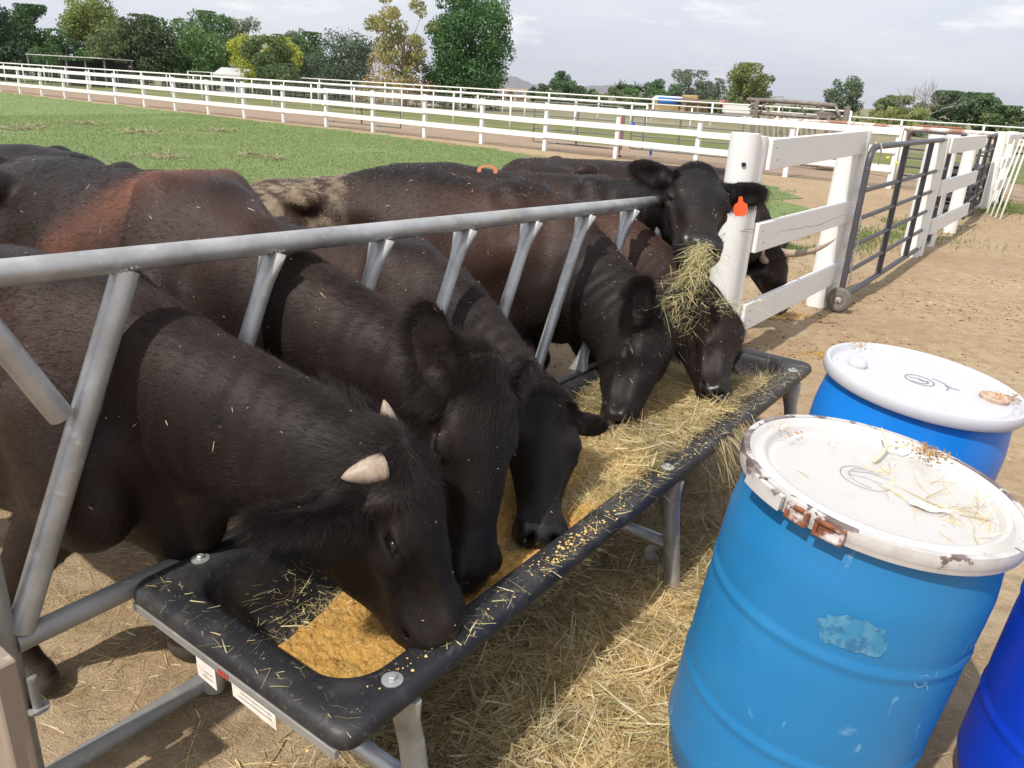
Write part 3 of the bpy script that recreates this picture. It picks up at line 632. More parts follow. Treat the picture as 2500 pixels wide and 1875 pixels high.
# hay bed in the far two thirds of the trough
def hay_h(s, t):
    h = .41 + .085 * np.clip((s - 1.0) / .5, 0, 1) * np.clip((2.75 - s) / .35, 0, 1); ridge = .045 * np.exp(-((t - .14) / .12) ** 2) * np.clip((s - .75) / .4, 0, 1) * np.clip((2.8 - s) / .2, 0, 1)
    return h + ridge
def hb(r, n):
    s = r.uniform(.72, 2.78, n); t = r.uniform(.07, .66, n) * np.clip(.35 + (s - .7) * .75, .3, 1) + .0
    t = np.where(s < 1.35, r.uniform(.07, .10 + (s - .7) * .55 + .07, n), t)
    P = np.stack([s, t, hay_h(s, t) - r.random(n) * .045 + smooth_noise(np.stack([s, t, t * 0], 1), 16, 3, 2) * .018], 1); return P, None
o = hay('trough_hay', 36000, hb, 'pale green and straw coloured hay filling the far part of the trough', seed=5, up=.28, green=.30, clump=14, lmax=.11, wd=.0021); o.location = (*TO, 0); o.rotation_euler = (0, 0, TYAW)
def hb2(r, n):                                     # chaff and hay on the rim and near corner
    k = n // 3; s = r.uniform(.3, 2.9, k); t = np.abs(r.normal(0, .035, k)) + .0; A = np.stack([s, t, np.full(k, .506) + r.random(k) * .006], 1)
    s = r.normal(.42, .13, k); t = r.normal(.53, .085, k); m_ = (t < .64) & (t > .1) & (s > .12); s, t = s[m_], t[m_]; z = np.interp(np.minimum.reduce([s, TWD - t]), [.104, .128, .168, .235], [.46, .36, .275, .26]); B = np.stack([s, t, np.maximum(z, mashz(s, t)) + .004 + r.random(len(s)) * .03], 1)
    s = r.uniform(.15, 2.4, k); t = r.uniform(.1, .62, k); C = np.stack([s, t, np.maximum(mashz(s, t), .26) + .004], 1); C = C[::3]
    e = r.uniform(0, TWD, 90); D = np.stack([r.uniform(0, .08, 90), e, np.full(90, .506)], 1)
    return np.concatenate([A[: k // 3], B, C, D]), None
o = hay('trough_chaff', 5200, hb2, 'hay wisps and chaff strewn over the mash and trough rim', seed=6, up=.12, lmin=.008, lmax=.05, wd=.0012, green=.6); o.location = (*TO, 0); o.rotation_euler = (0, 0, TYAW)
# stalks standing up by the right rim and hanging over it
def hb3(r, n): s = np.concatenate([r.normal(1.22, .09, n // 3), r.normal(2.62, .05, n // 4), r.uniform(.9, 2.6, n - n // 3 - n // 4)]); t = r.uniform(.04, .14, n); return np.stack([s, t, np.full(n, .47) + r.random(n) * .03], 1), None
o = hay('standing_hay', 900, hb3, 'long hay stalks sticking up along the right rim of the trough', seed=8, up=1.5, lmin=.05, lmax=.14, wd=.0013); o.location = (*TO, 0); o.rotation_euler = (0, 0, TYAW)
def hb4(r, n): s = r.normal(1.95, .10, n); return np.stack([s, r.uniform(-.01, .05, n), np.full(n, .50) - r.random(n) * .01], 1), None
o = hay('hanging_hay', 260, hb4, 'hay strands hanging over the trough rim beside the near barrel', seed=9, up=0, lmin=.06, lmax=.22, wd=.0012, bias=(0, -.9, -1.6)); o.location = (*TO, 0); o.rotation_euler = (0, 0, TYAW)
# mash crumbs on the rim
CRUMB = []
r2 = np.random.default_rng(4)
for (n, s0, sd2, tm) in ((230, .86, .12, .034), (30, .22, .07, .05), (120, 1.9, .6, .03)):
    for k in range(n): CRUMB.append((r2.normal(s0, sd2), abs(r2.normal(tm, .018)), .505))
# ================================================================== LOOSE STRAW ON THE GROUND
def gz(P): w_ = np.clip(1 - (np.abs(P[:, 0] - 1.5) - 4.0) / 1.2, 0, 1); return (relief(np.c_[P[:, :2], P[:, 0] * 0]) - .006) * w_
def pile(r, n):                                    # thick drift between trough and barrels
    q = r.normal(size=(n, 2)) * [.42, .24]; c = np.array([.28, 1.72]); d = np.array([.62, .78]); e = np.array([d[1], -d[0]])
    P = c + q[:, :1] * 2.0 * d + q[:, 1:] * e; hh = .085 * np.exp(-(q[:, 0] / .6) ** 2 - (q[:, 1] / .28) ** 2)
    P = np.c_[P, np.zeros(n)]; P[:, 2] = gz(P) + hh * (1 - r.random(n) ** 2 * .6) + .003 + smooth_noise(P, 12, 3, 2) * .008; return P, None
hay('straw_pile', 46000, pile, 'thick drift of pale hay between the trough and the barrels', seed=21, up=.20, lmin=.03, lmax=.17, wd=.0027, green=.12, clump=9)
def sc1(r, n):
    P = np.c_[r.uniform(-2.4, .6, n), r.uniform(1.1, 3.6, n), np.zeros(n)]; k = smooth_noise(P, 4, 17, 3) + r.random(n) * .9 > .35; P = P[k]; P[:, 2] = gz(P) + .003; return P, None
hay('loose_straw', 26000, sc1, 'loose straw trampled into the dirt under and left of the trough', seed=22, up=.10, lmin=.015, lmax=.09, wd=.0016, green=.08)
def sc2(r, n):
    P = np.c_[r.uniform(.6, 5.8, n), r.uniform(1.5, 8.6, n), np.zeros(n)]; k = smooth_noise(P, 2.2, 27, 3) + r.random(n) * .9 > .3; P = P[k]; P[:, 2] = gz(P) + .002; return P, None
hay('chaff', 26000, sc2, 'fine chaff scattered over the sandy ground right of the trough', seed=23, up=.06, lmin=.008, lmax=.045, wd=.0014, green=.03)
M_CLOD = mat('soil clod', (.22, .14, .08), .95, noise=[(60, 4, .4, .7, (.12, .07, .04), .8)], bump=[(120, .6, .004)])
def clods(name, P, rmin, rmax, label, m=M_CLOD, seed=1):
    r = np.random.default_rng(seed); base = np.array([(1, 0, 0), (-1, 0, 0), (0, 1, 0), (0, -1, 0), (0, 0, 1), (0, 0, -.4)], float); n = len(P)
    V = P[:, None, :] + base[None] * (r.uniform(.6, 1.4, (n, 6, 3))) * (rmin + (rmax - rmin) * r.random((n, 1, 1)) ** 3) * [1, 1, .6]
    T = np.array([(0, 2, 4), (2, 1, 4), (1, 3, 4), (3, 0, 4), (2, 0, 5), (1, 2, 5), (3, 1, 5), (0, 3, 5)]); F_ = (np.arange(n)[:, None, None] * 6 + T[None]).reshape(-1, 3)
    return tag(nmesh(name, V.reshape(-1, 3), F_, False, m), label, kind='stuff')
M_CRUMB = mat('mash crumb', (.72, .46, .13), .8, noise=[(200, 3, .4, .6, (.80, .58, .25), .8)])
o = clods('mash_crumbs', np.array(CRUMB), .0012, .0065, 'golden mash crumbs scattered on the black trough rim', M_CRUMB, 8); o.location = (*TO, 0); o.rotation_euler = (0, 0, TYAW)
P = np.c_[rng.uniform(-2.2, 5.8, 26000), rng.uniform(1.1, 8.8, 26000), np.zeros(26000)]; k = smooth_noise(P, 1.8, 37, 3) + np.clip((P[:, 1] - 4.2) * .18, 0, .45) + rng.random(len(P)) * .8 > .72; P = P[k]; P[:, 2] = gz(P)
clods('soil_clods', P, .002, .017, 'small clods and crumbs of trampled soil on the corral floor', seed=3)
# dried leaf / husk bits and the mash spilled by the grazing cow
g_ = onz(1890, 772); P = g_ + np.c_[rng.normal(size=900) * .16, rng.normal(size=900) * .07, rng.random(900) * .012]
clods('spilled_mash', P, .004, .018, 'spilled golden mash on the dirt under the grazing cow', M_MASH, 5)
g_ = onz(1990, 868); P = g_ + np.c_[rng.normal(size=500) * .10, rng.normal(size=500) * .05, rng.random(500) * .008]
clods('spilled_mash', P, .003, .010, 'spilled mash crumbs on the dirt behind the far barrel', M_MASH, 6)
# crumpled pale husk lying under the trough by the second leg
M_HUSK = mat('pale husk', (.50, .45, .38), .8, noise=[(30, 4, .4, .6, (.35, .28, .2), .6)]); g_ = onz(1590, 1385)
b = MB(); rs_ = np.linspace(0, 1, 8)
V = [(.045 * math.cos(a) * (1 - .1 * k), .03 * math.sin(a) * (1 + .2 * k), .012 + .022 * math.sin(a * 1) * (k % 2) + .012 * k) for k in range(4) for a in np.linspace(.2, 3.6, 9)]
b.add(V, [(k * 9 + j, k * 9 + j + 1, (k + 1) * 9 + j + 1, (k + 1) * 9 + j) for k in range(3) for j in range(8)]); o = b.build('paper_scrap', M_HUSK, None, True); o.location = g_; tag(o, 'crumpled pale paper scrap lying behind the second trough leg', 'paper scrap')
g_ = onz(2275, 742); b = MB(); b.box((0, 0, .008), (.085, .05, .012), None, .005); b.add([(-.045, -.02, .012), (.05, -.03, .016), (.06, .02, .01), (-.03, .03, .02)], [(0, 1, 2, 3)])
o = b.build('bark_chip', M_HUSK); o.location = g_; o.rotation_euler = (0, 0, .4); tag(o, 'pale flat bark chip lying alone on the open sand', 'bark chip')

# ================================================================== BARRELS
def barrel(center, tilt, rad, label, m_body, kind, lab_extra=None, rot=0.):
    """drum standing on the ground; center = lid centre"""
    c = np.array(center, float); ax = np.array([tilt[0], tilt[1], 1.]); ax /= np.linalg.norm(ax); Hb = c[2] / ax[2]; foot = c - ax * Hb
    root = empty('barrel', foot, 0, label, 'barrel', 'blue plastic barrels'); root.rotation_mode = 'QUATERNION'
    root.rotation_quaternion = Vector((0, 0, 1)).rotation_difference(Vector(ax))
    H_ = Hb; k = rad / .30; R0 = .292 * k
    prof = [(0.02, 0), (.20, 0), (.245 * k, .006), (.268 * k, .03), (.278 * k, .09)]
    zs = np.linspace(.12, H_ - .16, 60)
    for z in zs:
        rr = R0 * (1 - .018 * ((z / H_ - .5) * 2) ** 4)
        for zc_ in (.315 * H_ / .9, .60 * H_ / .9): rr += .0065 * math.exp(-((z - zc_) / .010) ** 2) - .003 * math.exp(-((z - zc_) / .035) ** 2)
        prof.append((rr, z))
    prof += [(R0 * .985, H_ - .13), (R0 * .97, H_ - .10), (R0 * .955, H_ - .07), (R0 * .95, H_ - .05), (R0 * .945, H_ - .042)]
    b = MB(); b.lathe(prof, 96, cap=True); b.build('body', m_body, root, True, auto=60)
    if kind == 'ring':
        lidm, ringm = M_LID, M_RING
        lp = [(R0 * .95, H_ - .034), (R0 * .99, H_ - .030), (R0 * 1.0, H_ - .004), (R0 * .985, H_ + .001), (R0 * .965, H_ - .002), (R0 * .945, H_ - .010), (R0 * .935, H_ - .012), (R0 * .920, H_ - .006), (R0 * .895, H_ + .002), (R0 * .87, H_ + .001), (R0 * .85, H_ - .005), (R0 * .835, H_ - .016), (R0 * .825, H_ - .019), (R0 * .80, H_ - .0205), (.10, H_ - .0195), (.02, H_ - .019)]
        b = MB(); b.lathe(lp, 96); b.build('lid', lidm, root, True, auto=50)
        rp_ = [(R0 * 1.035, H_ - .026), (R0 * 1.042, H_ - .020), (R0 * 1.038, H_ - .005), (R0 * 1.03, H_ + .003), (R0 * 1.005, H_ + .0045), (R0 * .985, H_ + .0035), (R0 * .985, H_ + .0012), (R0 * 1.0, H_ - .002), (R0 * 1.0, H_ - .034), (R0 * 1.03, H_ - .036)]
        b = MB(); rp_ = rp_ + rp_[:1]; b.lathe(rp_, 96, cap=False); b.build('clamp_ring', ringm, root, True, auto=40)
    else:
        lp = [(R0 * .95, H_ - .038), (R0 * 1.02, H_ - .036), (R0 * 1.035, H_ - .028), (R0 * 1.035, H_ - .008), (R0 * 1.02, H_), (R0 * 1.0, H_ + .001), (R0 * .975, H_ - .003), (R0 * .955, H_ - .017), (R0 * .93, H_ - .020), (R0 * .90, H_ - .018), (R0 * .885, H_ - .012), (R0 * .80, H_ - .011), (.09, H_ - .0105), (.02, H_ - .0105)]
        b = MB(); b.lathe(lp, 96); b.build('lid', M_LID2, root, True, auto=50)
    return root, H_, R0
def scratch(m, nt, b): pass
M_BLUE1 = mat('faded blue plastic', (.016, .175, .41), .40, spec=.45, noise=[(1.6, 5, .42, .72, (.030, .235, .50), .8), (5, 6, .55, .75, (.016, .165, .38), .5), (26, 8, .66, .73, (.34, .50, .66), .45, (1, 1, .3)), (9, 8, .68, .74, (.20, .38, .55), .45)], bump=[(300, .06, .001)])
M_BLUE2 = mat('bright blue plastic', (.008, .19, .64), .34, spec=.5, noise=[(2, 5, .45, .75, (.014, .24, .76), .7), (22, 8, .67, .73, (.35, .52, .75), .45, (1, 1, .25))], bump=[(300, .05, .001)])
M_BLUE3 = mat('deep blue plastic', (.005, .05, .54), .36, spec=.5, noise=[(3, 5, .45, .75, (.006, .03, .45), .6)])
def sss(m, nt, b): b.inputs['Subsurface Weight'].default_value = .25; b.inputs['Subsurface Radius'].default_value = (.02, .02, .02)
M_LID = mat('white lid', (.56, .545, .53), .28, noise=[(3, 6, .50, .70, (.50, .47, .42), .5), (9, 6, .58, .74, (.44, .38, .29), .4), (70, 4, .68, .74, (.25, .2, .16), .6)], extra=sss)
M_LID2 = mat('white plastic lid', (.51, .51, .54), .32, noise=[(4, 6, .50, .75, (.60, .60, .60), .5), (40, 5, .66, .72, (.35, .30, .24), .6)], extra=sss)
M_RING = mat('painted clamp ring', (.50, .485, .47), .42, noise=[(9, 7, .535, .550, (.125, .085, .08), 1.0), (24, 6, .45, .7, (.36, .32, .29), .6), (30, 5, .70, .72, (.20, .10, .06), .9)], bump=[(9, .3, .003)], metal=.0)
M_RUST = mat('rust', (.27, .085, .035), .8, noise=[(40, 5, .4, .6, (.10, .04, .025), .8), (20, 5, .55, .65, (.66, .62, .60), .9)], bump=[(90, .5, .003)])
M_INK = mat('marker ink', (.20, .20, .23), .6); M_SCR = mat('scratch', (.22, .45, .66), .5); M_SCUFF = mat('scuffed label residue', (.035, .20, .37), .6, noise=[(20, 6, .45, .6, (.11, .28, .42), .7), (45, 5, .5, .6, (.02, .12, .25), .8)])
b1, H1, R1 = barrel((.827, 1.555, .900), (.10, -.04), .300, 'faded blue barrel with a rust-chipped white clamp ring, nearest the trough', M_BLUE1, 'ring')
b2, H2, R2 = barrel((1.262, 2.268, .898), (.09, -.05), .290, 'bright blue barrel with a white screw-cap lid, standing behind', M_BLUE2, 'cap')
b3, H3, R3 = barrel((1.50, 1.43, .88), (.06, -.03), .290, 'deep blue barrel mostly cut off by the right edge', M_BLUE3, 'ring')
def decal(root, Rr, a0, z0, strokes, m, name, wd=.0022, lift=.0012):
    """strokes drawn on the barrel wall: (along, up) metres from angle a0, height z0"""
    b = MB()
    for st in strokes:
        st = np.array(st, float)
        P = np.array([[(Rr + lift) * math.cos(a0 + u / Rr), (Rr + lift) * math.sin(a0 + u / Rr), z0 + v] for u, v in st]); N = P * [1, 1, 0]; N /= np.linalg.norm(N, axis=1)[:, None]
        T = np.gradient(P, axis=0); W = np.cross(N, T); W /= np.linalg.norm(W, axis=1)[:, None] + 1e-9; n = len(P)
        b.add(np.concatenate([P - W * wd / 2, P + W * wd / 2]), [(i, i + 1, n + i + 1, n + i) for i in range(n - 1)])
    return b.build(name, m, root)
def flatstrokes(root, cx, cy, z, strokes, m, name, wd=.003, lift=.0012, rot=0.):
    b = MB(); c, s = math.cos(rot), math.sin(rot)
    for st in strokes:
        st = np.array(st, float) @ np.array([[c, s], [-s, c]]) + [cx, cy]; P = np.c_[st, np.full(len(st), z + lift)]; T = np.gradient(P, axis=0); W = np.stack([-T[:, 1], T[:, 0], T[:, 0] * 0], 1); W /= np.linalg.norm(W, axis=1)[:, None] + 1e-9; n = len(P)
        b.add(np.concatenate([P - W * wd / 2, P + W * wd / 2]), [(i, i + 1, n + i + 1, n + i) for i in range(n - 1)])
    return b.build(name, m, root)
circ = lambda cx, cy, r, a0=0, a1=6.28, n=20, e=1.: [(cx + r * math.cos(t), cy + r * e * math.sin(t)) for t in np.linspace(a0, a1, n)]
def ang(root, px, py, z):                         # angle on the barrel wall seen at a pixel
    q = onz(px, py, z); l_ = root.location; return math.atan2(q[1] - l_[1], q[0] - l_[0])
# circled A and 3 on the far lid, faint ring marks on the near lid
flatstrokes(b2, -.01, .0, H2 - .0105, [circ(0, 0, .042, .5, 6.9), circ(-.004, -.002, .028, 3.6, 6.4, e=.9), [(-.028, .016), (.006, .012), (.022, -.012)], [(-.002, .002), (.012, -.008)], [(.070, -.020), (.088, -.020), (.080, -.034)], [(.080, -.034), (.100, -.036), (.104, -.044)], circ(0.02, -.012, .058, -.9, .9)], M_INK, 'marker_writing', .0042)
flatstrokes(b1, -.02, .02, H1 - .0195, [circ(0, 0, .055, 1.2, 5.6), circ(.01, .0, .045, 1.0, 4.4), [(-.04, .01), (0, .004), (.03, -.02)], [(-.035, .025), (.02, .03), (.06, .01)]], M_INK, 'marker_writing', .0022)
# scratches: 11, underline, G and scuffed patch
aF = -math.pi / 2 - .33
decal(b1, R1, aF + .95, .655, [[(-.02, .0), (.0, .045), (.01, .0)], [(.014, .0), (.034, .045), (.042, .0)], [(-.04, -.035), (.04, -.03)]], M_SCR, 'scratched_mark', .0022)
decal(b1, R1, aF + .58, .60, [circ(0, 0, .016, .7, 5.6, 12), [(.016, -.006), (.004, -.004)], [(.014, -.01), (.028, -.028)]], M_SCR, 'scratched_mark', .0018)
r2 = np.random.default_rng(8)
b = MB(); n = 26; cx_, cz_ = aF + .0, .68; out_ = [(.078 * math.cos(t) * (1 + .10 * r2.normal()), .040 * math.sin(t) * (1 + .12 * r2.normal())) for t in np.linspace(0, 2 * math.pi, n, endpoint=False)]
RR = R1 + .0012; wallp = lambda u, v: (RR * math.cos(cx_ + u / RR), RR * math.sin(cx_ + u / RR), cz_ + v)
rows = [[wallp(u * f_, v * f_) for (u, v) in out_] for f_ in (1, .66, .33)] + [[wallp(0, 0)]]
b.add([p for r_ in rows for p in r_], [(k * n + j, k * n + (j + 1) % n, (k + 1) * n + (j + 1) % n, (k + 1) * n + j) for k in range(2) for j in range(n)] + [(2 * n + j, 2 * n + (j + 1) % n, 3 * n) for j in range(n)]); b.build('label_residue', M_SCUFF, b1, True)
# lever latch on the near ring, facing the trough
def on_ring(a, r, z): return np.array([r * math.cos(a), r * math.sin(a), z])
aL = math.pi + .30; RO = R1 * 1.05
b = MB()
for (a0, a1, h0, h1, ro) in ((aL - .12, aL + .24, -.012, .004, .006),):
    n = 8
    for i in range(n):
        u0, u1 = a0 + (a1 - a0) * i / n, a0 + (a1 - a0) * (i + 1) / n
        b.add([on_ring(u0, RO + .003, H1 + h0 - .014), on_ring(u1, RO + .003, H1 + h0 - .014), on_ring(u1, RO + .003, H1 + h1), on_ring(u0, RO + .003, H1 + h1), on_ring(u0, RO + .014, H1 + h0 - .018), on_ring(u1, RO + .014, H1 + h0 - .018), on_ring(u1, RO + .012, H1 + h1 - .002), on_ring(u0, RO + .012, H1 + h1 - .002)], [(4, 5, 6, 7), (0, 4, 7, 3), (1, 2, 6, 5), (3, 7, 6, 2), (0, 1, 5, 4)])
b.build('lever', M_RING, b1)
b = MB()
for (a_, w_, dz) in ((aL + .36, .050, -.022), (aL + .58, .060, -.024)):
    M_ = np.stack([on_ring(a_ + math.pi / 2, 1, 0), on_ring(a_, 1, 0), np.array([0, 0, 1.])], 1); c_ = on_ring(a_, RO + .006, H1 + dz + .006); 
    for (du, dv, sx, sz) in ((0, .014, w_, .006), (0, -.014, w_, .006), (-w_ / 2 + .004, 0, .008, .03), (w_ / 2 - .004, 0, .008, .03)): b.box(c_ + M_[:, 0] * du + [0, 0, dv], (sx, .010, sz), M_, .001)
    b.box(c_ - M_[:, 1] * .004, (w_ - .01, .004, .024), M_, .001)
b.build('latch', M_RUST, b1)
# screw caps on the far lid
b = MB(); b.lathe([(.028, 0), (.030, .004), (.029, .014), (.020, .022), (.012, .026), (.002, .026)], 24); o = b.build('vent_cap', M_LID2, b2, True, auto=50); o.location = (-.185, .055, H2 - .012)
b = MB(); b.lathe([(.040, 0), (.042, .003), (.042, .011), (.038, .013), (.030, .010), (.010, .009), (.002, .009)], 28); o = b.build('bung_cap', mat('rusty bung', (.50, .36, .26), .7, noise=[(30, 5, .4, .6, (.30, .14, .07), .8), (50, 4, .5, .7, (.68, .60, .52), .7)], bump=[(80, .5, .003)]), b2, True, auto=40); o.location = (.185, -.075, H2 - .012)
# puddle, husk and hay bits on the near lid
def wet(m, nt, b): b.inputs['Alpha'].default_value = .30; b.inputs['Transmission Weight'].default_value = .85; b.inputs['IOR'].default_value = 1.33
M_WATER = mat('lid water', (.93, .92, .88), .03, extra=wet)
b = MB(); n = 40; rg_ = np.random.default_rng(3); rr_ = [.2325 + rg_.normal() * .0006 for t in np.linspace(-math.pi, math.pi, n, endpoint=False)]
b.add([(r_ * math.cos(t), r_ * math.sin(t), 0) for r_, t in zip(rr_, np.linspace(-math.pi, math.pi, n, endpoint=False))], [tuple(range(n))]); o = b.build('rainwater', M_WATER, b1); o.location = (.004, -.006, H1 - .0165)
def onlid(r, n, root_h, cx, cy, sx, sy, z): return np.c_[cx + r.normal(size=n) * sx, cy + r.normal(size=n) * sy, np.full(n, root_h + z) + r.random(n) * .003]
r3 = np.random.default_rng(12)
P = np.concatenate([onlid(r3, 60, H1, .14, -.10, .055, .05, -.017), onlid(r3, 22, H1, .02, .0, .11, .10, -.018), onlid(r3, 14, H1, .08, .09, .06, .05, -.012)]); P = P[np.hypot(P[:, 0], P[:, 1]) < .235]
D = r3.normal(size=P.shape); D[:, 2] *= .05; D /= np.linalg.norm(D, axis=1)[:, None]
o = flakes('lid_straw', P, D, r3.uniform(.012, .10, len(P)), r3.uniform(.0012, .0028, len(P)), M_STRAW, None, .5, strawcol(len(P), r3, .1), 3, 3); o.parent = None
def onto(o, root): o.location = root.location; o.rotation_mode = 'QUATERNION'; o.rotation_quaternion = root.rotation_quaternion
onto(o, b1); tag(o, 'wet straw bits floating on the near barrel lid', kind='stuff')
b = MB(); b.tube([(.03, .10, H1 - .012), (.06, .13, H1 - .004), (.085, .165, H1 + .006), (.075, .20, H1 + .035)], [.0035, .0035, .003, .0025], 6); b.tube([(.085, .165, H1 + .006), (.115, .155, H1 + .012), (.135, .165, H1 + .022)], .0022, 5)
o = b.build('straw_stalk', mat('stalk', (.66, .53, .33), .6), None, True); onto(o, b1); tag(o, 'thick forked straw stalk lying across the near barrel lid', 'straw')
b = MB(); V = []; 
for i in range(9):
    t = i / 8; w_ = .013 * math.sin(math.pi * min(1, t * 1.1 + .08)) + .003; V += [(t * .085, -w_, .002 * math.sin(t * 9)), (t * .085, 0, .007 + .003 * math.sin(t * 7)), (t * .085, w_, .001)]
b.add(V, [(3 * i + j, 3 * i + j + 1, 3 * i + j + 4, 3 * i + j + 3) for i in range(8) for j in range(2)]); o = b.build('corn_husk', mat('husk', (.80, .74, .62), .6, noise=[(40, 4, .5, .7, (.6, .5, .36), .6)]), b1, True); o.location = (.035, -.065, H1 - .012); o.rotation_euler = (0, 0, -.25)
o.parent = None; onto(o, b1); off = b1.rotation_quaternion @ Vector((.035, -.075, H1 - .013)); o.location = b1.location + off; o.rotation_quaternion = b1.rotation_quaternion @ Matrix.Rotation(-.25, 3, 'Z').to_quaternion(); tag(o, 'cream corn husk lying on the near barrel lid', 'husk')
for (root_, cx, cy, hh, n, lb) in ((b1, .19, .17, H1, 260, 'wet clump of mash on the back edge of the near barrel lid'), (b2, .235, -.06, H2, 220, 'brown mash crumbs beside the rusty cap of the far lid'), (b1, -.16, .165, H1, 40, 'mash specks at the back left of the near lid'), (b2, -.11, .235, H2, 70, 'mash crumbs on the back rim of the far barrel lid')):
    P = np.c_[r3.normal(size=n) * .026 + cx, r3.normal(size=n) * .020 + cy, np.full(n, hh + .001) + r3.random(n) * .010 - (.010 if root_ is b2 and cx > 0 else 0)]
    o = clods('mash_crumbs', P, .0015, .005, lb, M_MASHB if 'M_MASHB' in globals() else M_MASH, n); onto(o, root_)
# thin scratch flecks on the near barrel
for o_ in (b1, b2):
    pass

# ================================================================== CATTLE
nrm = lambda v: np.asarray(v, float) / np.linalg.norm(v)
class Field:
    """signed-distance grid that limbs are blended into; meshed once into one continuous body"""
    def __init__(s, lo, hi, h):
        s.lo = np.array(lo, float); s.h = h; s.n = np.ceil((np.array(hi) - s.lo) / h).astype(int) + 1
        s.a = np.full(s.n, .12, np.float32)
    def win(s, lo, hi, m):
        a = np.clip(np.floor((np.array(lo) - m - s.lo) / s.h).astype(int), 0, s.n - 1)
        b = np.clip(np.ceil((np.array(hi) + m - s.lo) / s.h).astype(int) + 1, 1, s.n)
        sl = tuple(slice(a[i], b[i]) for i in range(3))
        g = [(np.arange(a[i], b[i]) * s.h + s.lo[i]).astype(np.float32) for i in range(3)]
        return sl, g[0][:, None, None], g[1][None, :, None], g[2][None, None, :]
    def blend(s, sl, d, k, sub=False):
        o = s.a[sl]
        if sub:
            d = -d; hh = np.clip(.5 - .5 * (o - d) / k, 0, 1); s.a[sl] = o * (1 - hh) + d * hh + k * hh * (1 - hh)
        else:
            hh = np.clip(.5 + .5 * (o - d) / k, 0, 1); s.a[sl] = o * (1 - hh) + d * hh - k * hh * (1 - hh)
    def tube(s, pts, rv, rl, lat, k=.04, sub=False):
        """swept ellipse through pts; rl = radius along the lateral axis, rv = the other one"""
        pts = np.array(pts, float); m = len(pts); rv = np.array(rv, float); rl = np.array(rl, float)
        lat = np.array(lat, float); lat = np.tile(lat, (m, 1)) if lat.ndim == 1 else lat
        mr = max(rv.max(), rl.max()) + k
        sl, X, Y, Z = s.win(pts.min(0), pts.max(0), mr); best = None
        for i in range(m - 1):
            a, b = pts[i], pts[i + 1]; d = b - a; L2 = d @ d + 1e-9
            t = np.clip(((X - a[0]) * d[0] + (Y - a[1]) * d[1] + (Z - a[2]) * d[2]) / L2, 0, 1)
            qx = X - a[0] - t * d[0]; qy = Y - a[1] - t * d[1]; qz = Z - a[2] - t * d[2]
            l = nrm((lat[i] + lat[i + 1]) / 2)
            u = qx * l[0] + qy * l[1] + qz * l[2]; mm = np.maximum(qx * qx + qy * qy + qz * qz - u * u, 0)
            RV = rv[i] + t * (rv[i + 1] - rv[i]); RL = rl[i] + t * (rl[i + 1] - rl[i])
            e = (np.sqrt(u * u / (RL * RL) + mm / (RV * RV)) - 1) * np.minimum(RV, RL)
            best = e if best is None else np.minimum(best, e)
        s.blend(sl, best.astype(np.float32), k, sub)
    def ell(s, c, axes, rad, k=.03, sub=False):
        c = np.array(c, float); A = [nrm(a) for a in axes]
        sl, X, Y, Z = s.win(c, c, max(rad) + k); e = 0
        for a, r in zip(A, rad): e = e + (((X - c[0]) * a[0] + (Y - c[1]) * a[1] + (Z - c[2]) * a[2]) / r) ** 2
        s.blend(sl, ((np.sqrt(e) - 1) * min(rad)).astype(np.float32), k, sub)
    def mesh(s):
        g = vdb.FloatGrid(.12); g.copyFromArray(s.a); p, t, q = g.convertToPolygons(isovalue=0.0, adaptivity=0.0)
        return p.astype(np.float64) * s.h + s.lo, q[:, ::-1]

M_HORN = mat('horn', (.34, .26, .19), .5, noise=[(14, 5, .40, .62, (.17, .115, .08), .75), (60, 2, .4, .7, (.48, .40, .32), .5, (1, 1, .15))], bump=[(70, .25, .003)])
M_EYE = mat('eye', (.006, .004, .003), .06)
def coat_extra(m, nt, b):
    b.inputs['Specular Tint'].default_value = (.85, .8, .8, 1)
M_COAT = mat('cow hide', attr='tint', rough=.5, spec=.28, sheen=.0, bump=[(260, .5, .003, (1, 1, .35)), (55, .25, .004)], extra=coat_extra)
def hair_extra(m, nt, b): b.inputs['Specular Tint'].default_value = (.9, .85, .85, 1)
M_HAIR = mat('cow hair', attr='tint', rough=.38, spec=.32, extra=hair_extra)
M_NOSE = mat('cow nose', (.010, .009, .009), .30, bump=[(240, .4, .002)])
M_TAG = mat('orange tag', (.85, .12, .03), .5)
M_FLECK = mat('straw fleck', (.62, .50, .33), .8, noise=[(20, 2, .4, .6, (.45, .33, .2), .8)])

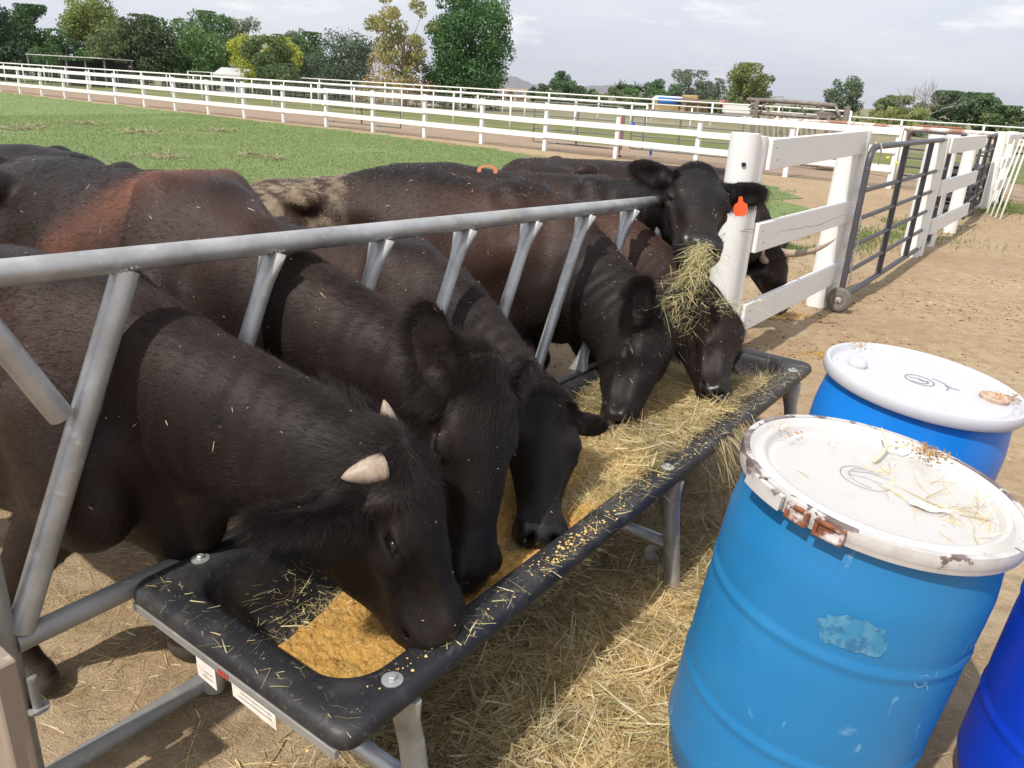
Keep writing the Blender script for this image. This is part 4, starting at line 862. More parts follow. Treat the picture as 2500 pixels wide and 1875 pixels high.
def make_hair(name, P, D, Lh, rad, Tint, parent, Nn, lift=.35, curl=0., seed=3, npt=4):
    r = np.random.default_rng(seed); n = len(P)
    Lh = np.broadcast_to(Lh, n)[:, None]
    D0 = D + Nn * lift + r.normal(size=(n, 3)) * .12; D0 /= np.linalg.norm(D0, axis=1)[:, None]
    side = r.normal(size=(n, 3)) * curl
    rows = []
    for k in range(npt):
        t = k / (npt - 1)
        p = P + D0 * Lh * t + (D * .55 - Nn * lift * .8) * Lh * (t * t) * .45 + side * Lh * (t * t)
        rows.append(p)
    Q = np.stack(rows, 1).reshape(-1, 3).astype(np.float32)
    hc = bpy.data.hair_curves.new(name); hc.add_curves([npt] * n)
    hc.attributes['position'].data.foreach_set('vector', Q.ravel())
    ra = hc.attributes.new('radius', 'FLOAT', 'POINT')
    ra.data.foreach_set('value', (np.tile(np.linspace(1, .25, npt), n) * np.repeat(np.broadcast_to(rad, n), npt)).astype(np.float32))
    ta = hc.attributes.new('tint', 'FLOAT_COLOR', 'CURVE'); c = np.ones((n, 4), np.float32); c[:, :3] = Tint
    ta.data.foreach_set('color', c.ravel())
    hc.materials.append(M_HAIR)
    o = bpy.data.objects.new(name, hc); COL.objects.link(o); o.parent = parent; o['kind'] = 'stuff'
    return o

def cow(label, Rp, Wp, Pp, Np, face, h=.010, size=1.0, hair=60000, horns=None, ears=(0.35, 0.35), tint=(0, 0), dusty=0., flecks=250,
        dorsal=0., name='cow', back=0.0, hair_mm=17, seed=1, hl=.93, hwid=1.1, ear_w=(None, None), horn_w=None, esc=1.0, nslope=.55, brc=1.0, en_w=None, rust=(0., .9, 1.0), neckdrop=.0, tags=(), feet=None, eyes_closed=False, girth=1.0, grp='black cattle'):
    """Rp rump top, Wp withers top, Pp poll, Np muzzle centre (world); face = direction the forehead looks"""
    rg = np.random.default_rng(seed)
    Rp, Wp, Pp, Np = [np.array(v, float) for v in (Rp, Wp, Pp, Np)]
    yaw = math.atan2(Wp[1] - Rp[1], Wp[0] - Rp[0]); c, s_ = math.cos(yaw), math.sin(yaw)
    org = np.array([(Rp[0] + Wp[0]) / 2, (Rp[1] + Wp[1]) / 2, 0])
    M = np.array([[c, s_, 0], [-s_, c, 0], [0, 0, 1]])              # world -> body
    loc = lambda v: M @ (np.array(v, float) - org)
    dl = lambda v: M @ np.array(v, float)
    r_, w_, p_, n_ = loc(Rp), loc(Wp), loc(Pp), loc(Np)
    Lb = w_[0] - r_[0]; k = size
    a = nrm(n_ - p_); f = dl(face); f = nrm(f - (f @ a) * a); l = np.cross(f, a)   # head axes: a to the muzzle, f forehead, l to one side
    hs = np.linalg.norm(n_ - p_) / .43 * hl
    ear_d = []
    lo = np.minimum.reduce([r_ - [.32, 0, 0], n_ - .12, p_ - .30, [r_[0] - .3, -.42 * k, -.01]]); hi = np.maximum.reduce([w_ + [.4, 0, .1], n_ + .12, p_ + .30, [w_[0] + .2, .42 * k, max(r_[2], w_[2]) + .1]])
    lo[2] = -.005; F = Field(lo, hi, h)
    # ---- trunk: profile along the back
    u = np.array([-.17, -.12, -.04, .10, .25, .45, .65, .82, .95, 1.08, 1.20, 1.28])
    top = np.array([-.22, -.09, -.015, .0, .008, -.012 + back, -.01 + back, .0, .0, -.06, -.20, -.34])
    bot = np.array([-.40, -.52, -.55, -.57, -.60, -.68, -.72, -.73, -.72, -.70, -.60, -.48])
    hw = np.array([.05, .13, .20, .26, .265, .285, .295, .275, .245, .215, .15, .05]) * girth
    sl, X, Y, Z = F.win([r_[0] - .25, -.4, .3], [w_[0] + .4, .4, 1.6], .05)
    U = (X - r_[0]) / Lb; zb = r_[2] + (w_[2] - r_[2]) * np.clip(U, 0, 1)
    TT = zb + np.interp(U, u, top) * 1.0; BB = zb + np.interp(U, u, bot) * k; HW = np.interp(U, u, hw) * k
    zc = (TT + BB) / 2; hz = (TT - BB) / 2; ze = (Z - zc) / hz
    wmod = 1 - .30 * np.clip(ze, 0, 1) ** 1.5 - .10 * np.clip(-ze, 0, 1)
    e = ((np.abs(Y) / (HW * wmod)) ** 2.3 + np.abs(ze) ** 2.3) ** (1 / 2.3)
    d = (e - 1) * np.minimum(HW, hz) * .9
    inside = (U > u[0]) & (U < u[-1]); d = np.where(inside, d, .12)
    F.blend(sl, d.astype(np.float32), .02)
    # pelvis, flank hollow, shoulder blades
    ux, uy, uz = (1, 0, 0), (0, 1, 0), (0, 0, 1)
    for sg in (-1, 1):
        hk = [r_[0] + .20 * Lb, sg * .215 * k, zb.mean() * 0 + r_[2] - .07]
        F.ell(hk, (ux, uy, uz), (.085, .058, .060), .055)
        F.ell([r_[0] - .06, sg * .10 * k, r_[2] - .12], (ux, uy, uz), (.07, .05, .06), .06)
        F.ell([r_[0] + .40 * Lb, sg * .30 * k, r_[2] - .20], (ux, uy, uz), (.12, .075, .11), .06, sub=True)
        F.ell([r_[0] + .07 * Lb, sg * .27 * k, r_[2] - .13], (ux, uy, uz), (.09, .045, .06), .05, sub=True)
        F.tube([[w_[0] - .05, sg * .10 * k, w_[2] - .07], [w_[0] + .04, sg * .20 * k, w_[2] - .32], [w_[0] + .15, sg * .20 * k, w_[2] - .52]], (.08, .13, .12), (.066, .085, .090), uy, .035)
        # fore and hind legs
        fx = w_[0] + .04; bx = r_[0] + .04; st = rg.uniform(-.10, .10)
        if feet is not None: fl = loc(feet[0 if sg < 0 else 1]); fx_, fy_ = fl[0], fl[1]
        else: fx_, fy_ = fx + st, sg * .15 * k
        F.tube([[fx + .06, sg * .17 * k, .78 * k], [fx - .04, sg * .17 * k, .60 * k], [fx_ + .03, fy_, .36 * k], [fx_, fy_, .14 * k], [fx_ + .03, fy_, .05]], (.14, .095, .052, .036, .05), (.10, .075, .046, .034, .05), uy, .05)
        F.ell([fx_ + .03, fy_, .36 * k], (ux, uy, uz), (.05, .048, .06), .03); F.ell([fx_ + .04, fy_, .035], (ux, uy, uz), (.07, .055, .05), .02)
        s2 = rg.uniform(-.12, .12)
        F.tube([[bx + .06, sg * .15 * k, r_[2] - .25], [bx + .14, sg * .18 * k, .72 * k], [bx - .02 + s2 * .5, sg * .17 * k, .50 * k], [bx - .05 + s2, sg * .16 * k, .44 * k], [bx + s2, sg * .16 * k, .13 * k], [bx + .04 + s2, sg * .16 * k, .05]], (.19, .15, .08, .055, .038, .05), (.11, .11, .06, .05, .036, .05), uy, .06)
        F.ell([bx + .05 + s2, sg * .16 * k, .035], (ux, uy, uz), (.07, .055, .05), .02)
    # tail
    F.tube([[r_[0] - .08, 0, r_[2] - .06], [r_[0] - .20, 0, r_[2] - .22], [r_[0] - .22, .01, r_[2] - .55], [r_[0] - .20, .02, r_[2] - .85]], (.035, .028, .02, .03), (.035, .028, .02, .03), uy, .03)
    # ---- neck
    A0 = np.array([w_[0] + .02, w_[1], w_[2] - .27 * k]); A3 = p_ + a * (.10 * hs) - f * (.075 * hs)
    A1 = A0 + nrm([1.0, 0, (A3[2] - A0[2]) * nslope]) * .26 + np.array([0, 0, -.01]); A2 = A3 + nrm(A0 - A3) * .18 - a * .05 * hs + np.array([0, 0, -.015 - neckdrop])
    pts = []; T = np.linspace(0, 1, 9)
    for t in T: pts.append((1 - t) ** 3 * A0 + 3 * t * (1 - t) ** 2 * A1 + 3 * t * t * (1 - t) * A2 + t ** 3 * A3)
    pts = np.array(pts); lats = []
    ly = np.array([0, 1., 0]); ls = l if l[1] > 0 else -l
    for i, t in enumerate(T): lats.append(nrm(ly * (1 - t) + ls * t))
    rv = np.interp(T, [0, .35, .7, 1], [.27, .205, .165, .125]) * k; rl = np.interp(T, [0, .35, .7, 1], [.19, .135, .115, .10]) * k
    F.tube(pts, rv, rl, np.array(lats), .05)
    # brisket and throat fold
    F.ell([w_[0] + .22, 0, w_[2] - .62 * k], (ux, uy, uz), (.13, .10, .14), .08)
    F.tube([[w_[0] + .22, 0, w_[2] - .55 * k], (pts[4] + [0, 0, -.15 * k]), A3 - f * .09 * hs + a * .05], (.09, .06, .05), (.05, .035, .045), uy, .07)
    # ---- head
    h0_ = hs; H = lambda uu, ff, ll=0.: p_ + a * uu * h0_ + (f * ff + l * ll) * h0_ * hwid
    hs = hs * hwid
    F.tube([H(.015, -.055), H(.09, -.058), H(.18, -.062), H(.28, -.070), H(.37, -.078), H(.43, -.080), H(.475, -.080)],
           np.array([.066, .090, .098, .088, .076, .074, .066]) * hs, np.array([.085, .108, .110, .086, .076, .086, .080]) * hs, l, .025)
    F.tube([H(.08, -.13), H(.17, -.165), H(.28, -.155), H(.40, -.125), H(.455, -.125)], np.array([.07, .072, .056, .044, .038]) * hs, np.array([.075, .075, .052, .038, .040]) * hs, l, .035)
    F.ell(H(-.005, -.02), (a, f, l), (.045 * hs, .05 * hs, .055 * hs), .04)         # poll
    F.ell(H(.465, -.075), (a, f, l), (.042 * hs, .060 * hs, .080 * hs), .025)        # muzzle pad
    for sg in (-1, 1):
        F.ell(H(.155, -.012, sg * .078), (a, f, l), (.05 * hs, .024 * hs, .030 * hs), .03)   # brow
        F.ell(H(.185, -.045, sg * .118), (a, f, l), (.030 * hs, .021 * hs, .024 * hs), .012, sub=True)   # eye socket
        F.ell(H(.180, -.030, sg * .112), (a + f * .25, f, l), (.034 * hs, .011 * hs, .017 * hs), .010)   # upper lid
        F.ell(H(.190, -.058, sg * .110), (a + f * .15, f, l), (.030 * hs, .008 * hs, .014 * hs), .010)   # lower lid
        F.tube([H(.22, -.075, sg * .092), H(.30, -.09, sg * .075), H(.36, -.10, sg * .062)], np.array([.022, .014, .010]) * hs, np.array([.018, .012, .008]) * hs, l, .03)  # cheek ridge
        F.ell(H(.500, -.050, sg * .042), (a, f * .8 + l * sg * .6, l), (.030 * hs, .014 * hs, .017 * hs), .007, sub=True)     # nostril
        F.ell(H(.462, -.040, sg * .060), (a, f, l), (.030 * hs, .020 * hs, .018 * hs), .02)
        F.ell(H(.37, -.055, sg * .082), (a, f, l), (.06 * hs, .03 * hs, .02 * hs), .03, sub=True)
    F.tube([H(.495, -.105, -.05), H(.50, -.108, 0), H(.495, -.105, .05)], (.006, .006, .006), (.008, .01, .008), l, .008, sub=True)   # mouth line
    for sg in (-1, 1): F.tube([H(.50, -.106, sg * .045), H(.40, -.113, sg * .085)], (.007, .005), (.02, .02), l, .008, sub=True)
    # ---- ears: cupped leaves
    for sg, dr in ((-1, ears[0]), (1, ears[1])):
        dr = dr if isinstance(dr, (tuple, list)) else (dr, 0)
        base = H(.075, -.045, sg * .085)
        ed = nrm(l * sg * 1.0 - f * dr[0] - a * (.25 + dr[1]))
        ewd = ear_w[0 if sg < 0 else 1]
        if ewd is not None: ed = nrm(dl(ewd))
        en = a * .8 + f * .35 + (dl(en_w) * 2 if en_w is not None else 0); en = nrm(en - (en @ ed) * ed)
        ew = np.cross(en, ed); ctr = base + ed * .105 * hs * esc
        F.ell(ctr, (ed, ew, en), (.115 * hs * esc, .058 * hs * esc, .020), .022)
        F.ell(ctr + en * .022 + ed * .015, (ed, ew, en), (.085 * hs * esc, .040 * hs * esc, .020), .008, sub=True)
        F.tube([base - ed * .02, base + ed * .05 * hs], (.032 * hs, .026 * hs), (.03 * hs, .026 * hs), a, .02)
        ear_d.append((ctr, ed, ew, en, sg))
    hs = h0_
    V, Q = F.mesh()
    # soft folds and muscle relief
    fn = np.cross(V[Q[:, 1]] - V[Q[:, 0]], V[Q[:, 2]] - V[Q[:, 0]]); VN = np.zeros_like(V)
    for j in range(4): np.add.at(VN, Q[:, j], fn)
    VN /= np.linalg.norm(VN, axis=1)[:, None] + 1e-12
    ctrv = V[:: max(1, len(V) // 500)].mean(0)
    if ((V - ctrv) * VN).sum(1).mean() < 0: VN = -VN; Q = Q[:, ::-1]
    hd = ((V - p_) @ a) > -.02; hd &= (np.linalg.norm(V - p_, axis=1) < .75)
    amp = np.where(hd, .0022, .0050)
    V = V + VN * (smooth_noise(V, 11, seed, 3) * amp + np.where(hd, smooth_noise(V, 45, seed + 6, 2) * .0010, smooth_noise(V * [1, .6, .5], 30, seed + 5, 2) * .0028))[:, None]
    neckp = V - pts[5]; nd = np.exp(-(np.linalg.norm(neckp, axis=1) / .20) ** 2)          # folds across the neck
    ax = nrm(pts[7] - pts[3]); V = V + VN * (np.sin((V @ ax) * 95 + smooth_noise(V, 9, 4) * 2.2) * .0038 * nd)[:, None]
    # ---- coat colour per vertex: black with rusty, sun-bleached patches
    nz = smooth_noise(V, 4.5, seed + 9, 3); n2 = smooth_noise(V, 16, seed + 3, 2)
    blk = np.array([.0072, .0057, .0055]); brn = np.array([.066, .031, .021])
    side = np.clip((V[:, 2] - .62) / .4, 0, 1)
    wgt = np.clip(.18 + tint[0] + nz * .42 + n2 * .10, 0, 1) * (.35 + .65 * side)
    U = (V[:, 0] - r_[0]) / Lb
    sadd = np.exp(-((U - .90) / .22) ** 2) * np.clip((V[:, 2] - (w_[2] - .55)) / .3, 0, 1) * tint[1]
    wgt = np.clip(wgt * .62 + sadd, 0, 1); dn = np.linalg.norm(V - p_, axis=1)
    wgt *= np.clip(.35 + (dn - .42) / .38 * .65 + n2 * .12, .3, 1.0); wgt *= np.clip((w_[2] + .005 - .5 * dorsal - V[:, 2]) / .07, .25, 1)
    C = blk * (1 - wgt[:, None]) + brn * brc * wgt[:, None]
    if rust[0]:
        bu = rust[1] - rust[2] * (w_[2] - V[:, 2]); rw = np.exp(-((U - bu + nz * .03) / .12) ** 2) * np.clip((V[:, 2] - .85) / .2, 0, 1) * (.6 + .4 * nz) * rust[0]; rw = np.clip(rw, 0, 1)[:, None]
        C = C * (1 - rw) + np.array([.17, .062, .030]) * rw
    if dusty:
        dm = np.clip(1.45 - U * 3.6 + nz * .45 + n2 * .5, 0, 1) * np.clip((V[:, 2] - .75) / .25, 0, 1) * dusty * (VN[:, 2] > -.2) * np.clip(.45 + smooth_noise(V * [1, 1.6, .6], 70, 8, 3) * 1.1, .04, 1)
        gr = np.array([.21, .16, .105]); C = C * (1 - dm[:, None]) + gr * dm[:, None]
    low = np.clip((.45 - V[:, 2]) / .4, 0, 1)[:, None] * np.clip(.5 + smooth_noise(V, 22, 3) * .8, 0, 1)[:, None] * .55
    C = C * (1 - low) + np.array([.10, .075, .045]) * low
    hoof = (V[:, 2] < .055)[:, None]; C = np.where(hoof, np.array([.06, .05, .04]), C)
    nose = ((V - p_) @ a > .474 * hs) & ((V - p_) @ f > -.112 * hs) & hd; 
    root = empty(name, org, yaw, label, 'cow', grp)
    body = nmesh('body', V, Q, True, M_COAT, root, C)
    body.data.materials.append(M_NOSE)
    pm = nose[Q].all(1).astype(np.int32); body.data.polygons.foreach_set('material_index', pm)
    Lw = lambda q: q
    # ---- eyes, horns, tags
    for sg in (-1, 1):
        b = MB(); b.lathe([(.0195 * hs * math.sin(t), .0195 * hs * math.cos(t)) for t in np.linspace(.05, 3.09, 9)], 14)
        e = b.build('eye', M_EYE, root, True); e.location = H(.186, -.046, sg * .0985)
    if horns:
        for hi_, (sg, L1, rad, back_, up_, curl_) in enumerate(horns):
            b = MB(); base = H(.012, -.02, sg * .060); d0 = nrm(l * sg + f * up_ - a * back_); d1 = nrm(d0 + curl_[0] * f - curl_[1] * a + curl_[2] * l * sg)
            if horn_w:
                d0, d1 = nrm(dl(horn_w[hi_][0])), nrm(dl(horn_w[hi_][1])); sg = 1 if (len(horns) == 2 and (d0 - nrm(dl(horn_w[1 - hi_][0]))) @ l > 0) else -1; base = H(.012, -.02, sg * .060)
            P_ = [base]; m = 10
            for i in range(m): t = (i + .5) / m; P_.append(P_[-1] + nrm(d0 * (1 - t) + d1 * t) * L1 / m)
            tt = np.linspace(0, 1, m + 1)
            b.tube(P_, rad * (1 - tt ** 1.6) ** .75 + .004 * (1 - tt) + .0015 + .0006 * np.sin(tt * 60) * (1 - tt), 16)
            b.build('horn', M_HORN, root, True)
    for (sg, side_) in tags:
        ctr, ed, ew, en, _ = ear_d[0 if sg < 0 else 1]
        b = MB(); O2 = ctr + en * .03 - ed * .01 + ew * 0
        dn_ = nrm(np.array([0, 0, -1.]) + .15 * ed); sd_ = nrm(np.cross(dn_, en)); nn = np.cross(sd_, dn_)
        outl = [(-.008, 0), (.008, 0), (.012, -.022), (.030, -.032), (.034, -.062), (.020, -.078), (-.020, -.078), (-.034, -.062), (-.030, -.032), (-.012, -.022)]
        PF = [O2 + sd_ * x - dn_ * y * 1.15 + nn * .002 for x, y in outl]; PB = [q - nn * .004 for q in PF]; n = len(outl)
        b.add(PF + PB, [tuple(range(n)), tuple(range(2 * n - 1, n - 1, -1))] + [(i, i + n, (i + 1) % n + n, (i + 1) % n) for i in range(n)])
        b.build('ear_tag', M_TAG, root)
    # ---- coat hair on the faces that can be seen
    T4 = V[Q]; cen = T4.mean(1); fa = np.linalg.norm(np.cross(T4[:, 2] - T4[:, 0], T4[:, 3] - T4[:, 1]), axis=1) / 2
    Nf = VN[Q].mean(1); camb = loc(CAM); vis = ((camb - cen) * Nf).sum(1) / np.linalg.norm(camb - cen, axis=1) > -.35
    vis &= ~(pm.astype(bool)) & (cen[:, 2] > .07)
    hdf = hd[Q].any(1)
    def sample(n, wt):
        pr = fa * wt; ss = pr.sum()
        if ss <= 0: return None
        i = rg.choice(len(fa), n, p=pr / ss); uv = rg.random((n, 2))
        A_ = T4[i]; P = (A_[:, 0] * (1 - uv[:, :1]) + A_[:, 1] * uv[:, :1]) * (1 - uv[:, 1:]) + (A_[:, 3] * (1 - uv[:, :1]) + A_[:, 2] * uv[:, :1]) * uv[:, 1:]
        return i, P
    def comb(P, N, isH):
        D = np.where(isH[:, None], a * .8 - f * .15, np.array([-1., 0, -.75]))
        near = np.clip(1 - np.linalg.norm(P - pts[6], axis=1) / .45, 0, 1)[:, None]; D = D * (1 - near * ~isH[:, None]) + nrm(pts[3] - pts[7]) * near * 1.0
        D = D + np.stack([smooth_noise(P, 9, 31 + q, 2) for q in range(3)], 1) * .45
        D = D - (D * N).sum(1)[:, None] * N; return D / (np.linalg.norm(D, axis=1)[:, None] + 1e-9)
    if hair:
        i, P = sample(hair, vis * np.where(hdf, 1.6, 1.0)); N = Nf[i]; isH = hdf[i]; D = comb(P, N, isH)
        tc_ = C[Q[i, 0]] * rg.uniform(.35, 1.75, (len(P), 1)) * np.clip(1 + .55 * smooth_noise(P, 55, seed + 2, 2), .3, 1.7)[:, None] + .001
        make_hair('coat_hair', P - N * .0015, D, hair_mm / 1000 * np.where(isH, .62, 1.0) * rg.uniform(.6, 1.3, len(P)), .00030 * (1 + h * 20) * rg.uniform(.7, 1.2, len(P)), tc_, root, N, .28, .10, seed)
        # long tufts: crest of the neck, poll, ear fringes, throat
        dp = np.linalg.norm(cen - H(.0, .0), axis=1); wl = np.exp(-(dp / .085) ** 2) * 2.2
        for q in range(2, 8):
            upn = np.cross(nrm(pts[min(q + 1, 8)] - pts[q - 1]), lats[q]); upn = upn if upn[2] > 0 else -upn
            wl += np.exp(-(np.linalg.norm(cen - (pts[q] + upn * rv[q] * .98), axis=1) / .05) ** 2) * .9
            wl += np.exp(-(np.linalg.norm(cen - (pts[q] - upn * rv[q] * 1.0), axis=1) / .05) ** 2) * .25
        for (ctr, ed, ew, en, sg) in ear_d:
            q = cen - ctr; rr = np.sqrt((q @ ed / .115 / hs) ** 2 + (q @ ew / .06 / hs) ** 2); wl += np.clip((rr - .75) * 3, 0, 1) * (np.abs(q @ en) < .04) * (rr < 1.25) * 5
        sm = sample(max(900, hair // 4), wl * (cen[:, 2] > .3))
        if sm:
            i, P = sm; N = Nf[i]; D = comb(P, N, hdf[i]); g = np.array([0, 0, -.5])
            earw = np.zeros(len(P))
            for (ctr, ed, ew, en, sg) in ear_d: earw = np.maximum(earw, (np.linalg.norm(P - ctr, axis=1) < .13 * hs))
            D = D + g * .5; D[earw > 0] += (N[earw > 0] * .6); D /= np.linalg.norm(D, axis=1)[:, None]
            make_hair('long_hair', P, D, rg.uniform(.014, .044, len(P)), .00030, C[Q[i, 0]] * rg.uniform(.8, 1.9, (len(P), 1)) + .0015, root, N, .38, .22, seed + 1, 5)
    if flecks:
        flecks = int(flecks * 1.8)
        sm = sample(flecks, vis * np.clip(Nf[:, 2] + .25, .0, 1) * (1 + 9 * dusty * (cen[:, 0] < r_[0] + .35 * Lb)))
        i, P = sm; N = Nf[i]; D = rg.normal(size=P.shape); D -= (D * N).sum(1)[:, None] * N; D /= np.linalg.norm(D, axis=1)[:, None]
        flakes('straw_fleck', P + N * .006, D, rg.choice([.003, .006, .012, .022], len(P), p=[.55, .30, .12, .03]), rg.uniform(.0007, .0019, len(P)), M_FLECK, root, .3)['kind'] = 'stuff'
    return root
_pa = (-.24, 1.50, .94)
COWS = [
 dict(label='nearest black cow with two short pale horns eating from the near end of the trough', Rp=(-2.2,2.35,1.22), Wp=(-1.05,1.85,1.20), Pp=(-.245,1.515,.92), Np=tuple(atd(1142,1476,1.78)), face=(.90,.05,.42), h=.009, hair=150000, hl=.91, hwid=1.36, ear_w=((-.9,-.25,-.12),(-.8,.3,.55)), horn_w=(((-.75,-.6,.05),(-.95,-.25,-.2)),((-.15,.4,.9),(-.25,.1,.95))),
   horns=[(-1,.085,.030,.35,.1,(.2,.2,0)),(1,.105,.025,.3,.25,(.3,.3,0))], ears=((.55,.3),(.2,.3)), tint=(.45,.35), feet=((-1.33,1.75,0),(-.97,1.93,0)), seed=11, flecks=120),
 dict(label='big hornless cow with rusty shoulder, second from the near end of the trough', Rp=(-1.85,3.0,1.33), nslope=1.25, neckdrop=.05, Wp=(-.92,2.28,1.375), Pp=(-.07,1.86,1.00), Np=(-.03,1.676,.545), face=(.75,-.62,.2), h=.010, hair=130000, hl=.95, hwid=1.03, rust=(1.0,.90,1.0),
   ears=((.3,.1),(.3,.3)), ear_w=((-.25,.25,.9),None), tint=(.15,.3), seed=12, flecks=200, size=1.05),
 dict(label='small hornless cow with a hair whorl on its forehead, facing the camera in the trough', Rp=(-1.32,3.42,1.08), Wp=(-.40,2.90,1.10), Pp=(.105,2.27,.78), Np=(.114,1.90,.53), face=(.1,-.5,.86), h=.010, hair=60000, size=.85, hl=.90, hwid=1.0, esc=.82,
   ears=((.55,-.05),(.55,-.05)), tint=(.35,.2), seed=13, flecks=120),
 dict(label='cow with straw caked on its rump, head down in the middle of the trough', Rp=(-1.22,3.90,1.19), Wp=(.0,3.70,1.26), Pp=tuple(atd(1610,800,3.08)), Np=tuple(atd(1562,1012,2.95)), face=(.75,-.35,.45), h=.010, hair=90000, hl=.95, hwid=1.2,
   ears=((.3,.1),(.0,.4)), ear_w=((.10,.25,.95),(-.85,-.35,-.1)), tint=(.45,.1), dusty=1., seed=14, flecks=1500, back=.07),
 dict(label='cow with loose hay strewn over its poll, eating at the far end of the trough', Rp=(-.70,4.35,1.16), Wp=(.36,3.92,1.15), Pp=tuple(atd(1772,775,3.30)), Np=tuple(atd(1785,945,3.12)), face=(.8,-.5,.3), h=.012, hair=60000, ears=((.3,.1),(.3,.1)), tint=(1.6,.3), brc=1.5, seed=15, flecks=260, hl=.95, hwid=1.15),
 dict(label='cow with raised head, a mouthful of hay and an orange ear tag, facing the camera', Rp=(-.72,4.80,1.22), Wp=(.44,4.35,1.235), ear_w=((-.85,0,.30),(.92,-.1,.10)), esc=.84, Pp=tuple(atd(1710,418,3.66)), Np=tuple(atd(1724,562,3.34)), face=(.14,-.7,.6), h=.010, hair=60000, ears=((.1,-.2),(.1,-.2)), tint=(.2,0), seed=16, flecks=260, tags=((1,0),), hl=.95, hwid=1.2),
 dict(label='brown backed cow with long curved horns grazing behind the white board fence', Rp=tuple(atd(1290,382,4.9)), Wp=tuple(atd(1765,415,5.55)), back=.02, Pp=tuple(atd(1890,622,5.75)), Np=tuple(atd(1925,745,5.95)), face=(.55,-.8,.3), h=.013, hair=40000,
   horns=[(1,.44,.027,0,0,(0,0,0)),(-1,.20,.027,0,0,(0,0,0))], horn_w=(((.95,-.1,-.15),(.75,-.1,.75)),((-.7,-.5,.1),(.3,-.3,.95))), ears=((.4,.1),(.4,.1)), tint=(1.2,.3), dusty=.0, brc=1.3, seed=17, flecks=500),
 dict(label='black cow turned away at the far left with only its hip showing', Rp=(-2.2,3.85,1.27), Wp=(-3.4,4.1,1.25), Pp=(-4.1,4.2,.6), Np=(-4.35,4.25,.2), face=(-.6,0,.6), h=.014, hair=12000, ears=(.3,.3), tint=(.0,0), seed=18, flecks=20),
]
for cw in COWS: cow(**cw)
print('cows', round(time.time() - T0, 1))
# hay held in the raised cow's mouth, dangling down, and hay on the polls
def mouth(r, n):
    k = n * 3 // 4; t = r.random(k); a = atd(1722, 592, 3.22); e = atd(1672, 720, 3.14)
    P = a + (e - a) * (t ** 1.2)[:, None] + r.normal(size=(k, 3)) * (.018 + .034 * t)[:, None] * [1, .7, .5]
    q = atd(1640, 760, 3.1) + r.normal(size=(n - k, 3)) * [.07, .05, .05]; return np.concatenate([P, q]), None
hay('mouthful_of_hay', 1100, mouth, 'tangled green hay hanging from the mouth of the cow with raised head', seed=41, up=.3, lmin=.03, lmax=.10, wd=.0014, green=1.2, bias=(-.35, 0, -1.1), segs=3)
def pollhay(r, n): c = atd(1765, 745, 3.25); return c + r.normal(size=(n, 3)) * [.11, .07, .02], None
hay('poll_hay', 260, pollhay, 'loose hay draped over the poll of the cow at the far end', seed=42, up=.3, lmin=.03, lmax=.10, wd=.0013, green=1.)

def paint(px, dep, z, name, label, parent):
    b = MB(); c = atd(px, 410, dep); c[2] = z; an = np.linspace(-.5, 3.6, 12)
    V = []
    for t in an:
        for rr in (.030, .048): V.append(c + np.array([rr * math.cos(t) * 1.1, rr * .5 * math.sin(t), rr * .55 * math.sin(t)]))
    b.add(V, [(2 * i, 2 * i + 1, 2 * i + 3, 2 * i + 2) for i in range(11)]); o = b.build(name, M_TAGO); return tag(o, label, 'tag')
M_TAGO = mat('faded orange', (.40, .12, .05), .7)
paint(1190, 3.95, 1.262, 'tag_strap', 'faded orange curved strap on the back of a black cow behind the dusty one', None)

